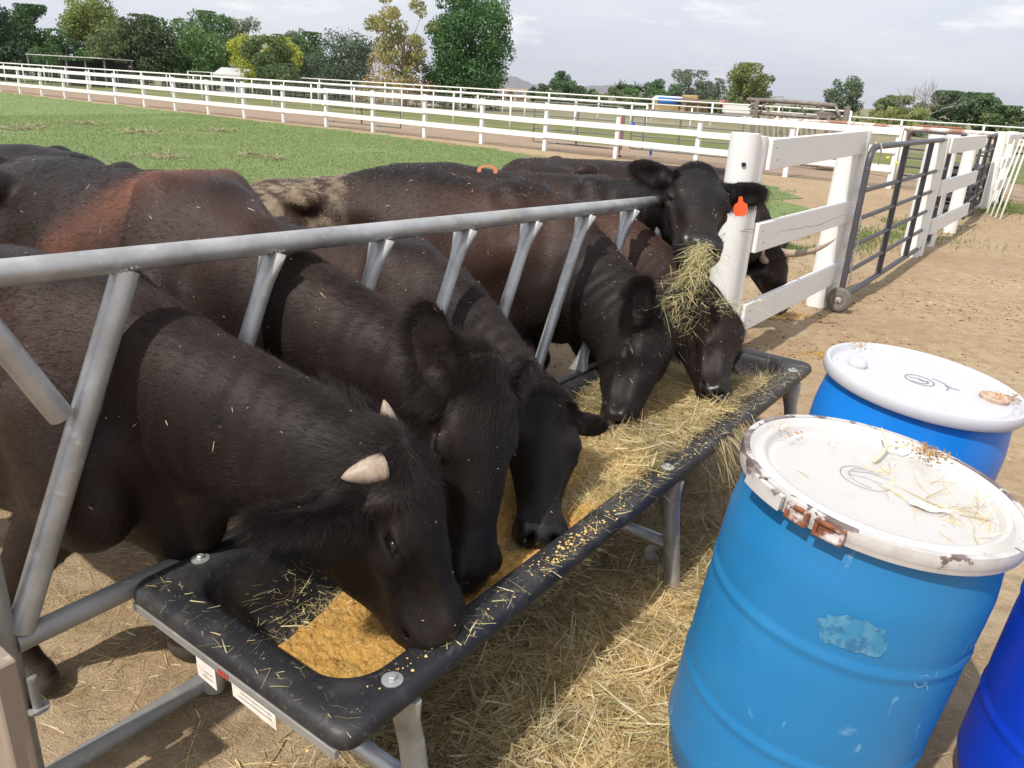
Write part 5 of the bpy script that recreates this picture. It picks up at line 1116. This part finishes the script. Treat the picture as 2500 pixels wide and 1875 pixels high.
# ================================================================== BACKGROUND: trees, buildings, machinery, hills
M_LEAF = mat('leaves', attr='tint', rough=.6, spec=.25, extra=leafy)
M_BARK = mat('bark', (.16, .12, .09), .9, noise=[(6, 5, .4, .7, (.09, .065, .05), .8, (1, 1, .3))], bump=[(20, .6, .03, (1, 1, .3))])
M_BARKP = mat('pale bark', (.42, .37, .30), .85, noise=[(3, 5, .4, .7, (.25, .2, .15), .7)])
def tree(name, label, px, ytop, wpx, dep, col, shape='round', n=5000, leaf=.20, seed=1, col2=None, trunk=None, sparse=0., ybot=None, stem=.18, droop=0., bark=None, cat='tree', group='background trees', pxoff=0, clump=.30, nclump=46):
    """crown of leaf clumps on a limbed trunk; px, ytop, wpx are read in the photo, dep is the distance"""
    r = np.random.default_rng(seed); g = gat(px, dep); Ht = height_at(g, ytop) * 1.04; W = wpx * dep / F_PX / 2 * 1.12; b0 = stem * Ht if ybot is None else max(0, height_at(g, ybot))
    root = empty(name, (g[0], g[1], 0), 0, label, cat, group)
    # clump centres
    C = []
    while len(C) < nclump:
        q = r.uniform(-1, 1, 3); z01 = (q[2] + 1) / 2
        prof_ = {'round': math.sqrt(max(0, 1 - (q[2] * .96) ** 2)), 'poplar': (1 - z01 ** 3.2) ** .5 * min(1, .62 + z01 * .9), 'cone': (1 - z01) ** .6 * .98 + .05, 'dome': math.sqrt(max(0, 1 - z01 ** 2.2)), 'column': (1 - z01 ** 4) ** .5 * .9, 'vase': min(1, .35 + z01 * 1.0) * (1 - z01 ** 5) ** .5}[shape]
        rr = math.hypot(q[0], q[1])
        if rr > prof_ : continue
        if rr < prof_ * .35 and r.random() < .6: continue
        C.append((q[0] * W, q[1] * W, b0 + z01 * (Ht - b0) * 1.03))
    C = np.array(C); cr_ = clump * min(W, (Ht - b0) / 2) * 1.35 * r.uniform(.65, 1.25, len(C))
    ci = r.choice(len(C), n, p=cr_ ** 2 / (cr_ ** 2).sum()); v = r.normal(size=(n, 3)); v /= np.linalg.norm(v, axis=1)[:, None]; rad = cr_[ci] * r.uniform(.35, 1.0, n) ** .5
    P = C[ci] + v * rad[:, None] * [1, 1, .82]; P[:, 2] = np.maximum(P[:, 2] - droop * r.random(n) * rad, b0 * .4); P[:, 2] = np.minimum(P[:, 2], Ht * 1.0)
    if sparse: k = r.random(n) > sparse; P, ci, v = P[k], ci[k], v[k]
    n = len(P); lf = leaf * r.uniform(.6, 1.35, n); A = r.normal(size=(n, 3)); A /= np.linalg.norm(A, axis=1)[:, None]; A[:, 2] -= droop; N = v * .7 + r.normal(size=(n, 3)) * .5; B = np.cross(A, N); B /= np.linalg.norm(B, axis=1)[:, None] + 1e-9; A = np.cross(N, B); A /= np.linalg.norm(A, axis=1)[:, None] + 1e-9
    V = np.stack([P - A * lf[:, None] * .5, P + B * lf[:, None] * .32, P + A * lf[:, None] * .5, P - B * lf[:, None] * .32], 1).reshape(-1, 3)
    br = 2.3 if px > 2070 else 1.75; col = np.array(col) * br + .01; col2 = None if col2 is None else np.array(col2) * br + .012; leaf *= .82; n = len(P); c0 = np.array(col); c1 = np.array(col2 if col2 is not None else np.array(col) * 1.25); tcl = r.random(len(C)); t = np.clip(tcl[ci] + r.normal(size=n) * .25, 0, 1)[:, None]
    CC = (c0 * (1 - t) + c1 * t) * r.uniform(.75, 1.2, (n, 1))
    cr_o = nmesh('crown', V, np.arange(n * 4).reshape(-1, 4), False, M_LEAF, root, np.repeat(CC, 4, 0)); cr_o['kind'] = 'stuff'
    tr_ = MB(); rt = trunk or max(.06, Ht * .022); tz = np.linspace(0, b0 + (Ht - b0) * .72, 7); wob = r.normal(size=(7, 2)) * W * .035; wob[0] = 0
    sp = np.c_[np.cumsum(wob, 0), tz]; tr_.tube(sp, rt * np.linspace(1.15, .25, 7), 9)
    for k in range(9):
        i = r.integers(2, 6); tgt = C[r.integers(len(C))]; s0 = sp[i] * .5 + sp[i - 1] * .5; mid = (s0 + tgt) / 2 + [0, 0, .06 * Ht]
        tr_.tube([s0, mid, tgt], [rt * .42, rt * .24, rt * .07], 6)
    tr_.build('trunk', bark or M_BARK, root, True)
    return root
G1, G2, G3, GY, GG, GO = (.035, .075, .022), (.055, .11, .03), (.075, .135, .035), (.115, .155, .03), (.085, .105, .065), (.10, .13, .055)
TR = [  # px, top, width, depth, colours, shape, leaves
 ('pine_tree', 'dark pine cut off by the left edge of the picture', -5, -25, 120, 62, (.022, .045, .022), 'cone', 5000, .24, (.035, .06, .03)),
 ('evergreen_tree', 'broad dark evergreen standing behind the carport roof', 92, 20, 118, 74, (.030, .065, .022), 'round', 7000, .22, (.045, .085, .03)),
 ('bushy_tree', 'low dark green bush between the evergreen and the tall pale tree', 165, 78, 120, 68, G1, 'dome', 4500, .22, G2),
 ('eucalyptus_tree', 'tall yellow-green eucalyptus with its pale trunk showing', 240, 2, 115, 72, (.10, .13, .035), 'vase', 6500, .22, (.16, .19, .05)),
 ('willow_tree', 'olive green willowy tree at the foot of the tall eucalyptus', 272, 78, 90, 63, (.075, .095, .035), 'dome', 4500, .20, GO),
 ('bushy_tree', 'large dense olive tree left of the middle of the left row', 358, 45, 130, 66, (.040, .065, .028), 'round', 8000, .22, (.065, .09, .035)),
 ('bushy_tree', 'bright mid green broadleaf tree in front of the tall dark one', 490, 62, 135, 68, (.055, .105, .032), 'dome', 7000, .24, (.085, .145, .045)),
 ('broadleaf_tree', 'tall dark broadleaf tree behind the bright green one', 508, 34, 120, 82, G1, 'round', 5500, .26, G2),
 ('eucalyptus_tree', 'grey-green wispy eucalyptus right of the tall dark broadleaf', 598, 44, 85, 86, (.085, .10, .06), 'round', 3600, .24, (.12, .13, .08)),
 ('golden_shrub', 'round yellow-green tree spreading around a darker bush', 656, 94, 160, 62, (.19, .21, .03), 'round', 6500, .18, (.26, .27, .04)),
 ('bushy_tree', 'darker olive bush standing in front of the yellow-green tree', 662, 90, 95, 58, (.055, .085, .03), 'round', 4800, .18, (.08, .11, .038)),
 ('bushy_tree', 'small low bush at the base of the yellow-green tree', 682, 158, 95, 55, (.055, .085, .035), 'dome', 2400, .16, (.08, .115, .045)),
 ('eucalyptus_tree', 'faint far grey tree between the yellow tree and the mesquite', 716, 66, 60, 110, (.12, .13, .10), 'round', 2200, .3, (.15, .16, .12)),
 ('broadleaf_tree', 'dark green tree just left of the grey mesquite', 752, 85, 90, 80, (.045, .085, .03), 'round', 4200, .24, (.07, .115, .04)),
 ('mesquite_tree', 'wide grey-green mesquite left of the dying tree', 838, 76, 165, 62, (.050, .075, .045), 'dome', 9000, .17, (.075, .10, .06)),
 ('dying_tree', 'tall thin-leaved tree with pale bark and browning lower leaves', 985, -12, 150, 56, (.15, .17, .06), 'vase', 3400, .18, (.26, .22, .09)),
 ('brown_shrub', 'tan withered foliage around the foot of the dying tree', 985, 95, 165, 57, (.33, .22, .11), 'dome', 3800, .16, (.24, .19, .07)),
 ('cottonwood_tree', 'big dense green cottonwood, tallest tree in the middle', 1146, -30, 180, 58, (.035, .085, .026), 'poplar', 15000, .20, (.060, .125, .040)),
 ('broadleaf_tree', 'small dark round tree right of the house with solar panels', 1313, 207, 45, 110, (.05, .075, .045), 'round', 1500, .32, (.07, .10, .055)),
 ('broadleaf_tree', 'neat round green tree standing alone on the skyline', 1371, 178, 52, 120, (.055, .10, .045), 'round', 2600, .3, (.08, .13, .06)),
 ('bushy_tree', 'low green bush below the neat round tree', 1345, 215, 70, 105, (.08, .115, .05), 'dome', 1500, .3, (.10, .14, .06)),
 ('bushy_tree', 'small dark bush right of the neat round tree', 1410, 212, 40, 118, (.045, .08, .035), 'dome', 1200, .3, G2),
 ('bushy_tree', 'squat bush beside the orange roofed house', 1440, 220, 36, 112, (.05, .085, .035), 'dome', 1100, .3, G2),
 ('mesquite_tree', 'sprawling light green mesquite left of the two palms', 1490, 214, 105, 88, (.085, .11, .05), 'dome', 3200, .24, (.12, .15, .06)),
 ('bushy_tree', 'green bush standing behind the two palms', 1530, 210, 60, 120, (.06, .10, .04), 'dome', 1500, .3, G3),
 ('mesquite_tree', 'dark green mesquite left of the tarped haystack', 1610, 197, 105, 95, (.045, .085, .035), 'dome', 4200, .26, (.065, .11, .045)),
 ('eucalyptus_tree', 'grey eucalyptus behind the tarped haystack', 1680, 176, 105, 120, (.075, .095, .06), 'round', 3600, .32, (.10, .12, .08)),
 ('eucalyptus_tree', 'wispy eucalyptus right of the tarped haystack', 1742, 195, 50, 125, (.095, .12, .075), 'column', 1700, .3, (.12, .14, .09)),
 ('bushy_tree', 'small green bush beside the red barn', 1735, 240, 40, 92, (.08, .11, .045), 'dome', 1200, .26, G3),
 ('eucalyptus_tree', 'tall yellowish eucalyptus right of the red barn', 1812, 160, 82, 110, (.095, .125, .045), 'vase', 4600, .3, (.16, .17, .05)),
 ('eucalyptus_tree', 'narrow eucalyptus joined to the tall yellowish one', 1858, 177, 42, 112, (.08, .11, .045), 'column', 2000, .3, (.11, .14, .06)),
 ('broadleaf_tree', 'low dark tree seen under the machinery beam, left', 1925, 258, 70, 180, (.04, .065, .04), 'dome', 1300, .5, (.06, .085, .045)),
 ('broadleaf_tree', 'low green tree seen under the machinery beam, right', 1968, 262, 60, 150, (.06, .09, .035), 'dome', 1200, .42, (.09, .12, .045)),
 ('eucalyptus_tree', 'single upright tree on the skyline right of the machinery', 2046, 190, 70, 95, (.055, .085, .05), 'round', 3400, .26, (.085, .115, .065)),
 ('tamarisk_shrub', 'pale feathery tamarisk right of the machinery', 2095, 262, 95, 62, (.14, .155, .075), 'dome', 3400, .16, (.18, .185, .09)),
 ('bushy_tree', 'mounded green tree behind the feathery tamarisk', 2180, 238, 130, 66, (.075, .10, .045), 'dome', 5200, .2, (.11, .135, .06)),
 ('tamarisk_shrub', 'large yellowish tamarisk below the bare dead tree', 2195, 256, 130, 56, (.12, .135, .05), 'dome', 5200, .15, (.16, .17, .065)),
 ('tamarisk_shrub', 'grey-green feathery shrub right of the yellowish tamarisk', 2285, 285, 110, 54, (.075, .11, .055), 'dome', 4200, .15, (.105, .14, .07)),
 ('broadleaf_tree', 'dark broadleaf tree right of the bare dead tree', 2310, 228, 120, 68, (.035, .06, .03), 'round', 5600, .22, (.055, .085, .04)),
 ('broadleaf_tree', 'tallest dark green tree of the right hand row', 2368, 232, 80, 66, (.04, .07, .032), 'round', 4200, .22, (.06, .095, .04)),
 ('bushy_tree', 'dark leafy hedge tree near the right edge', 2438, 262, 110, 64, (.045, .075, .03), 'dome', 4600, .2, (.085, .11, .04)),
 ('bushy_tree', 'last low bush at the right edge of the skyline', 2510, 290, 60, 62, (.03, .05, .03), 'dome', 2000, .2, (.05, .08, .04)),
]
for i, t in enumerate(TR):
    nm, lb, px, yt, wp, dep, c0, shp, n_l, lf, c1 = t
    tree(nm, lb, px, yt, wp, dep, c0, shp, int(n_l * 1.9), lf, 100 + i, c1, droop=.5 if ('willow' in nm or 'mesq' in nm or 'tamar' in nm or 'euca' in nm) else 0., sparse=.0, stem=.0 if shp == 'dome' else (.16 if nm == 'eucalyptus_tree' and px < 300 else .03), bark=M_BARKP if nm in ('dying_tree',) or (nm == 'eucalyptus_tree' and px < 300) else None, clump=.16 if nm == 'dying_tree' else .28, nclump=60 if n_l > 6000 else 40)
# palms
for px, yt, lb in ((1510, 205, 'left one of two slim fan palms on the skyline'), (1552, 210, 'right one of two slim fan palms on the skyline')):
    g = gat(px, 130); Ht = height_at(g, yt) ; root = empty('palm_tree', g, 0, lb, 'palm', 'palms on the skyline'); b = MB(); b.tube([(0, 0, 0), (.1, 0, Ht * .5), (0, 0, Ht - .6)], [.25, .2, .17], 8); b.build('trunk', M_BARK, root, True)
    r = np.random.default_rng(px); n = 90; D = r.normal(size=(n, 3)); D[:, 2] = np.abs(D[:, 2]) * .7 - .35; D /= np.linalg.norm(D, axis=1)[:, None]
    o = flakes('fronds', np.tile([[0, 0, Ht - .6]], (n, 1)), D, r.uniform(.8, 1.5, n), .16, M_LEAF, root, .5, np.tile([[.06, .085, .04]], (n, 1)), 3, 3); o['kind'] = 'stuff'
# bare dead tree
g = gat(2240, 57); Ht = height_at(g, 185); root = empty('dead_tree', g, 0, 'bare grey dead tree with leafless branches above the shrubs', 'tree', 'background trees'); b = MB(); r = np.random.default_rng(5)
def limb(p, d, L_, rad, lev):
    q = p + d * L_; m_ = (p + q) / 2 + r.normal(size=3) * L_ * .05; b.tube([p, m_, q], [rad, rad * .8, rad * .55], 5)
    if lev <= 0: return
    for k in range(3 if lev > 1 else 4):
        dd = d + r.normal(size=3) * .42 + np.array([0, 0, .12]); dd /= np.linalg.norm(dd); limb(p + (q - p) * r.uniform(.55, 1.0), dd, L_ * r.uniform(.55, .78), rad * .52, lev - 1)
for k in range(5): d = np.array([r.normal() * .35, r.normal() * .3, 1.]); d /= np.linalg.norm(d); limb(np.array([0, 0, .4]), d, Ht * .42, .05, 3)
limb(np.array([.2, 0, 1.3]), np.array([.85, -.1, .5]), 1.6, .035, 2)
b.build('branches', mat('grey bark', (.30, .26, .23), .9), root, True)
# hills
M_HILL = mat('far hill', (.10, .09, .085), .95, noise=[(.002, 6, .4, .6, (.14, .12, .10), .7)])
HX = np.linspace(1060, 1720, 70); prof_y = np.interp(HX, [1060, 1180, 1225, 1245, 1262, 1275, 1300, 1330, 1380, 1420, 1470, 1540, 1560, 1620, 1720], [236, 222, 192, 186, 187, 196, 204, 214, 208, 210, 209, 206, 214, 224, 245])
V = []; D_ = 5200.
for px, py in zip(HX, prof_y):
    top = atd(px, py + rng.normal() * .8, D_); d2 = np.array([top[0], top[1]]) / np.hypot(top[0], top[1])
    V += [(top[0] - d2[0] * 500, top[1] - d2[1] * 500, -5), (top[0] - d2[0] * 180, top[1] - d2[1] * 180, top[2] * .55 + rng.normal() * 4), (top[0], top[1], top[2]), (top[0] + d2[0] * 600, top[1] + d2[1] * 600, -5)]
m_ = len(HX); nmo = nmesh('hills', V, np.array([(4 * i + j, 4 * (i + 1) + j, 4 * (i + 1) + j + 1, 4 * i + j + 1) for i in range(m_ - 1) for j in range(3)]), True, M_HILL); tag(nmo, 'pale desert mountains on the horizon', kind='structure')

# ---- buildings
def rgb(c, rough=.8, **k): return mat('paint', c, rough, **k)
M_TAN = mat('tan stucco', (.50, .40, .30), .85); M_ROOFB = mat('brown tiles', (.30, .22, .16), .8, noise=[(3, 4, .4, .6, (.2, .14, .1), .6)]); M_PV = mat('solar glass', (.03, .05, .11), .2); M_TIN = mat('tin roof', (.52, .52, .50), .5, noise=[(1, 4, .4, .7, (.36, .36, .35), .6)]); M_DARK = mat('dark opening', (.03, .03, .03), .9); M_REDB = mat('red barn boards', (.36, .095, .06), .8); M_WHT = mat('white wall', (.72, .71, .69), .7)
def gable(px0, px1, ytop, yeave, dep, m_w, m_r, name, label, cat, depthm=7., pitchdir=0, pv=False, windows=2):
    a, b_ = gat(px0, dep), gat(px1, dep); L_ = np.linalg.norm(b_ - a); yaw = math.atan2(b_[1] - a[1], b_[0] - a[0]); root = empty(name, a, yaw, label, cat); mid = gat((px0 + px1) / 2, dep); Hr, He = height_at(mid, ytop), height_at(mid, yeave); Hr = max(Hr, He + .4)
    w_ = MB(); w_.box((L_ / 2, depthm / 2, He / 2), (L_, depthm, He)); w_.add([(0, .01, He), (L_, .01, He), (L_ / 2, .01, Hr - .08), (0, depthm - .01, He), (L_, depthm - .01, He), (L_ / 2, depthm - .01, Hr - .08)], [(0, 1, 2), (3, 5, 4)]) if pitchdir else None
    w_.build('wall', m_w, root)
    rf = MB(); t = .15; o_ = .4
    if pitchdir:
        for (x0, x1, z0, z1) in ((-o_, L_ / 2, He - .1, Hr), (L_ / 2, L_ + o_, Hr, He - .1)): rf.add([(x0, -o_, z0), (x1, -o_, z1), (x1, depthm + o_, z1), (x0, depthm + o_, z0), (x0, -o_, z0 + t), (x1, -o_, z1 + t), (x1, depthm + o_, z1 + t), (x0, depthm + o_, z0 + t)], [(0, 1, 5, 4), (4, 5, 6, 7), (3, 7, 6, 2), (0, 4, 7, 3), (1, 2, 6, 5), (0, 3, 2, 1)])
    else:
        for (y0, y1, z0, z1) in ((-o_, depthm / 2, He - .1, Hr), (depthm / 2, depthm + o_, Hr, He - .1)): rf.add([(-o_, y0, z0), (-o_, y1, z1), (L_ + o_, y1, z1), (L_ + o_, y0, z0), (-o_, y0, z0 + t), (-o_, y1, z1 + t), (L_ + o_, y1, z1 + t), (L_ + o_, y0, z0 + t)], [(0, 1, 5, 4), (4, 5, 6, 7), (3, 7, 6, 2), (0, 4, 7, 3), (1, 2, 6, 5), (0, 3, 2, 1)])
    rf.build('roof', m_r, root)
    for k in range(windows): q = MB(); q.box((L_ * (k + 1) / (windows + 1), -.02, He * .55), (.9, .08, .9)); q.build('window', M_DARK, root)
    if pv:
        for k in range(4): q = MB(); s = (Hr - He) / (depthm / 2 + o_); q.add([(L_ * (.12 + .2 * k), .6, He + .25 + s * .6), (L_ * (.29 + .2 * k), .6, He + .25 + s * .6), (L_ * (.29 + .2 * k), 2.6, He + .3 + s * 2.6), (L_ * (.12 + .2 * k), 2.6, He + .3 + s * 2.6)], [(0, 1, 2, 3)]); q.build('solar_panel', M_PV, root)
    return root
gable(1195, 1285, 217, 233, 120, M_TAN, M_ROOFB, 'house', 'tan house with solar panels on its brown roof', 'house', 9, 0, True)
gable(1228, 1262, 221, 238, 112, M_TAN, M_ROOFB, 'house_wing', 'front gable wing of the tan house', 'house', 4, 1, False, 1)
gable(1400, 1424, 238, 248, 125, M_TAN, mat('clay roof', (.50, .20, .11), .8), 'house', 'small house with an orange clay roof on the skyline', 'house', 7, 1, False, 1)
gable(1750, 1778, 248, 262, 96, M_REDB, mat('barn roof', (.38, .14, .10), .8), 'barn', 'small red barn right of the tarped haystack', 'barn', 6, 1, False, 1)
gable(1000, 1072, 206, 216, 62, M_WHT, M_TIN, 'shed', 'low white shed behind the dying tree', 'shed', 4, 0, False, 2)
gable(540, 590, 176, 184, 60, M_TIN, M_TIN, 'shed', 'small pale tin shed behind the row of trees', 'shed', 3, 0, False, 1)
gable(45, 120, 134, 140, 80, M_WHT, M_WHT, 'trailer', 'white trailer beside the carport at the left', 'trailer', 3, 0, False, 2)
# carport with ribbed roof
a, b_ = gat(78, 58), gat(262, 58); L_ = np.linalg.norm(b_ - a); cp = empty('carport', a, math.atan2(b_[1] - a[1], b_[0] - a[0]), 'long open carport with a pale ribbed tin roof', 'carport'); z0, z1 = height_at(a, 135), height_at(b_, 145)
for k in range(14): q = MB(); q.box((L_ * (k + .5) / 14, 2.2, (z0 + z1) / 2 + .06), (L_ / 14 * .92, 5, .07), None, .02); q.build('roof_panel', M_TIN, cp)
for k in range(5):
    for y_ in (0, 4.2): q = MB(); q.box((L_ * k / 4, y_, (z0 + z1) / 4), (.1, .1, (z0 + z1) / 2)); q.build('post', M_GATE2, cp)
q = MB(); q.box((L_ / 2, 3.9, .9), (L_ * .96, .2, 1.8)); q.build('back_wall', M_DARK, cp)
# haystack under a blue and white tarp, hay bales, ramada
g0 = gat(1600, 90); g1_ = gat(1670, 90); yw = math.atan2(g1_[1] - g0[1], g1_[0] - g0[0]); Lh = np.linalg.norm(g1_ - g0); hsx = empty('haystack', g0, yw, 'haystack covered with a blue and white tarp', 'haystack')
zt = height_at(g0, 233); zb_ = height_at(g0, 252); V = []
M_TARPB = mat('blue tarp', (.02, .13, .50), .5, bump=[(2, .5, .1)]); M_TARPW = mat('white tarp', (.74, .76, .78), .5, bump=[(2, .5, .1)]); M_BALE = mat('hay bales', (.46, .34, .17), .9, noise=[(4, 4, .4, .6, (.32, .22, .10), .7)], bump=[(10, .6, .05)])
q = MB(); q.box((Lh / 2, 2.2, zt / 2 - .05), (Lh, 4.4, zt - .1), None, .25); q.build('bales', M_BALE, hsx)
q = MB(); q.box((Lh / 2, 2.2, (zt + zb_) / 2), (Lh + .12, 4.5, zt - zb_), None, .35); q.build('white_tarp', M_TARPW, hsx, True, auto=60)
q = MB(); q.box((Lh * .54, 2.2, (zb_ + .9) / 2 + .35), (Lh + .02, 4.54, zb_ - .2), None, .1); q.build('blue_tarp', M_TARPB, hsx, True, auto=60)
g2 = gat(1668, 86); rm = empty('hay_ramada', g2, yw, 'flat roofed shelter stacked with tan bales beside the blue tarp', 'shelter'); L2_ = np.linalg.norm(gat(1735, 86) - g2); zr = height_at(g2, 243)
q = MB(); q.box((L2_ / 2, 2, zr), (L2_ + .6, 4.6, .12), None, .02); q.build('roof', M_WOOD, rm)
for x_ in (0, L2_ / 2, L2_): q = MB(); q.box((x_, 0, zr / 2), (.12, .12, zr)); q.build('post', M_WOOD, rm)
for i in range(5):
    for j in range(3): q = MB(); q.box((L2_ * (i + .5) / 5.4, 1.6, .25 + j * .52), (L2_ / 5.8, 1.6, .48), None, .05); q.build('bale', M_BALE, rm)
q = MB(); q.box((L2_ * .3, 2, zr + .28), (L2_ * .5, 1.6, .42), None, .08); q.build('bale', M_BALE, rm)
# white trough-like cart right of the barn
g3 = gat(1795, 80); q = MB(); q.box((0, 0, .9), (2.6, 1.4, .9), None, .08); q.box((0, 0, .35), (2.2, 1.1, .5), None, .05); o = q.build('cart', M_WHT); o.location = g3; tag(o, 'white cart standing right of the red barn', 'cart')
# squeeze chute machinery: posts, top beam, side bars, gears
M_STEEL = mat('weathered machine steel', (.24, .215, .19), .65, metal=.2, noise=[(6, 5, .4, .7, (.16, .12, .09), .7), (14, 5, .58, .7, (.38, .34, .30), .5)])
D0, D1 = 23.5, 21.3
mc = empty('squeeze_chute', gat(1930, 22.4), 0, 'weathered steel cattle squeeze chute behind the white fence', 'cattle chute'); mo = np.array(mc.location)
def mp_(px, py, t=None, dz=0): t = (px - 1815) / 245 if t is None else t; return atd(px, py, D0 + (D1 - D0) * t + dz) - mo
def mgr(px, dz=0): t = (px - 1815) / 245; return gat(px, D0 + (D1 - D0) * t + dz) - mo
def bar(pts_, w_, name, n=8, m=None): q = MB(); q.tube(pts_, w_, n); return q.build(name, m or M_STEEL, mc, True)
def post2(px, ytop, w_, name='post', dz=0):
    g = mgr(px, dz); t = mp_(px, ytop, dz=dz); q = MB(); q.beam(g + [0, 0, .1], [g[0], g[1], t[2]], w_, w_, .01, up=(1, 0, 0)); return q.build(name, M_STEEL, mc)
for dz in (0, 1.3):
    post2(1826, 242, .11, dz=dz); post2(2040, 258, .11, dz=dz)
bar([mp_(1826, 243), mp_(1940, 249), mp_(2040, 258)], .06, 'top_beam'); bar([mp_(1826, 243, dz=1.3), mp_(2040, 258, dz=1.3)], .05, 'top_beam'); bar([mp_(1826, 243), mp_(1826, 243, dz=1.3)], .05, 'cross_beam'); bar([mp_(2030, 255), mp_(2030, 255, dz=1.3)], .05, 'cross_beam')
bar([mp_(1870, 238), mp_(1912, 236)], .012, 'rod'); bar([mp_(1912, 236), mp_(1910, 290), mp_(1903, 330)], .014, 'chain'); bar([mp_(1856, 277), mp_(1864, 258), mp_(1878, 250)], .03, 'curved_arm'); bar([mp_(1862, 255), mp_(1880, 276)], .03, 'strut'); bar([mp_(1828, 262), mp_(1850, 248)], .03, 'strut'); bar([mp_(1828, 270), mp_(1856, 272)], .02, 'strut')
bar([mp_(1966, 251), mp_(1957, 262), mp_(1966, 280)], .03, 'lever'); bar([mp_(1993, 260), mp_(2022, 254)], .05, 'cylinder'); bar([mp_(2002, 262), mp_(2012, 282)], .03, 'strut'); bar([mp_(2040, 260), mp_(2050, 285)], .04, 'strut')
q = MB(); q.add([mp_(1832, 250), mp_(1850, 249), mp_(1832, 268), mp_(1832, 250, dz=.05), mp_(1850, 249, dz=.05), mp_(1832, 268, dz=.05)], [(0, 1, 2), (3, 5, 4), (0, 3, 4, 1), (1, 4, 5, 2), (2, 5, 3, 0)]); q.build('gusset', M_STEEL, mc)
bar([mp_(1833, 275), mp_(1992, 287)], .045, 'side_rail'); bar([mp_(1833, 300), mp_(1992, 312)], .03, 'side_rail')
for k in range(12): px = 1838 + k * 13.6; bar([mp_(px, 276 + k), mp_(px, 284 + k), mgr(px) + [0, 0, .35]], .028, 'side_bar', 6)
for k in range(6): q = MB(); c_ = mp_(2014 + 6 * (k % 3) * 1.0, 276 + 5 * k); q.box(c_, (.55, .12, .05), None, .01); q.build('ratchet_plate', M_STEEL, mc)
bar([mp_(2025, 300), mp_(2058, 303)], .07, 'cylinder'); bar([mp_(2025, 309), mp_(2056, 312)], .05, 'cylinder')
for k, px in enumerate((2000, 2020, 2042)): post2(px, 285 + k * 4, .09, 'side_post')
q = MB(); c0, c1 = mgr(2012), mgr(2050); q.beam(c0 + [0, 0, .75], c1 + [0, 0, .75], .05, .9, .01); q.build('side_panel', mat('faded red panel', (.26, .17, .14), .7), mc)
for z in (.10, .26): bar([mgr(1838, -.3) + [0, 0, z], mgr(2060, -.3) + [0, 0, z]], .035, 'base_rail')
q = MB(); q.box((mgr(2005) + mgr(2030)) / 2 + [0, 0, .22], (.7, .4, .3), None, .03); q.build('winch_box', M_STEEL, mc)
# parked machines far right, small vehicles behind trees
for (px, py, w_, lb) in ((2255, 308, 1.6, 'rusty orange frame standing before the dark tree row, left one'), (2302, 311, 1.8, 'rusty orange frame standing before the dark tree row, right one')):
    g = gat(px, 42); h_ = height_at(g, py); q = MB(); q.tube([(-w_ / 2, 0, 0), (-w_ / 2, 0, h_ - .1), (-w_ / 2 + .15, 0, h_), (w_ / 2 - .15, 0, h_), (w_ / 2, 0, h_ - .1), (w_ / 2, 0, 0)], .05, 6); o = q.build('roll_frame', mat('rust orange', (.36, .13, .08), .7), None, True); o.location = g; tag(o, lb, 'frame', 'rusty frames')
g = gat(2515, 38); q = MB(); hh = height_at(g, 318); q.box((0, 0, hh * .62), (3.4, 1.8, hh * .5), None, .25); q.box((0, 0, hh * .35), (4.2, 1.9, hh * .3), None, .15)
o = q.build('truck_cab', M_TAN, None, True, auto=60); o.location = g; tag(o, 'pale vehicle roof at the right edge behind the pipe', 'vehicle')
for k, (px, dep_, wd_) in enumerate(((1010, 47, 1.6), (1060, 46, 2.0))): pass
# hanging yellow insulators and the yellow flash on the ground by the gate
M_YEL = mat('yellow plastic', (.75, .80, .02), .5)
g = onz(2262, 462); q = MB(); q.box((0, 0, .03), (.26, .05, .05), None, .01); q.beam((-.13, 0, .03), (-.2, 0, .09), .03, .03, .005); o = q.build('marker_flag', M_YEL); o.location = g; tag(o, 'bright yellow marker lying on the ground behind the gate', 'marker')
for k, (px, py, dep_, lb) in enumerate(((2188, 398, 17.2, 'yellow insulator cap on the end of a dark gate rail'), (789, 257, 28.4, 'yellow insulator cap left on the long white fence'), (2168, 385, 17.7, 'yellow insulator looped on the end post of the long fence'))):
    q = MB(); q.lathe([(.004, -.03), (.035, -.02), (.04, .01), (.02, .03), (.004, .032)], 10); o = q.build('insulator', M_YEL, None, True); o.location = atd(px, py, dep_); tag(o, lb, 'insulator', 'yellow insulators')
# crates / dark feed troughs stacked behind the third post
M_DKG = mat('dark grey plastic', (.06, .06, .06), .6)
g = onz(2330, 520); st_ = empty('stacked_troughs', g, .9, 'dark grey plastic troughs stacked behind the white posts', 'trough'); 
for k in range(4): q = MB(); q.box((0, 0, .14 + .20 * k), (1.0, .5, .16), None, .04); q.box((0, 0, .225 + .20 * k), (1.08, .58, .02), None, .008); q.build('trough', M_DKG, st_)

# ---- haze: thin even air over the whole place
M_HAZE = bpy.data.materials.new('haze'); M_HAZE.use_nodes = True; hn = M_HAZE.node_tree; hn.nodes.clear(); ho = hn.nodes.new('ShaderNodeOutputMaterial'); hv = hn.nodes.new('ShaderNodeVolumePrincipled')
hv.inputs['Color'].default_value = (.86, .89, .97, 1); hv.inputs['Density'].default_value = HAZE_D; hv.inputs['Anisotropy'].default_value = .3; hn.links.new(hv.outputs[0], ho.inputs['Volume'])
b = MB(); b.box((0, 4350, 118), (12600, 9700, 246)); o = b.build('haze', M_HAZE); tag(o, 'thin pale haze filling the air over the fields', kind='stuff')
print('scene', round(time.time() - T0, 1))
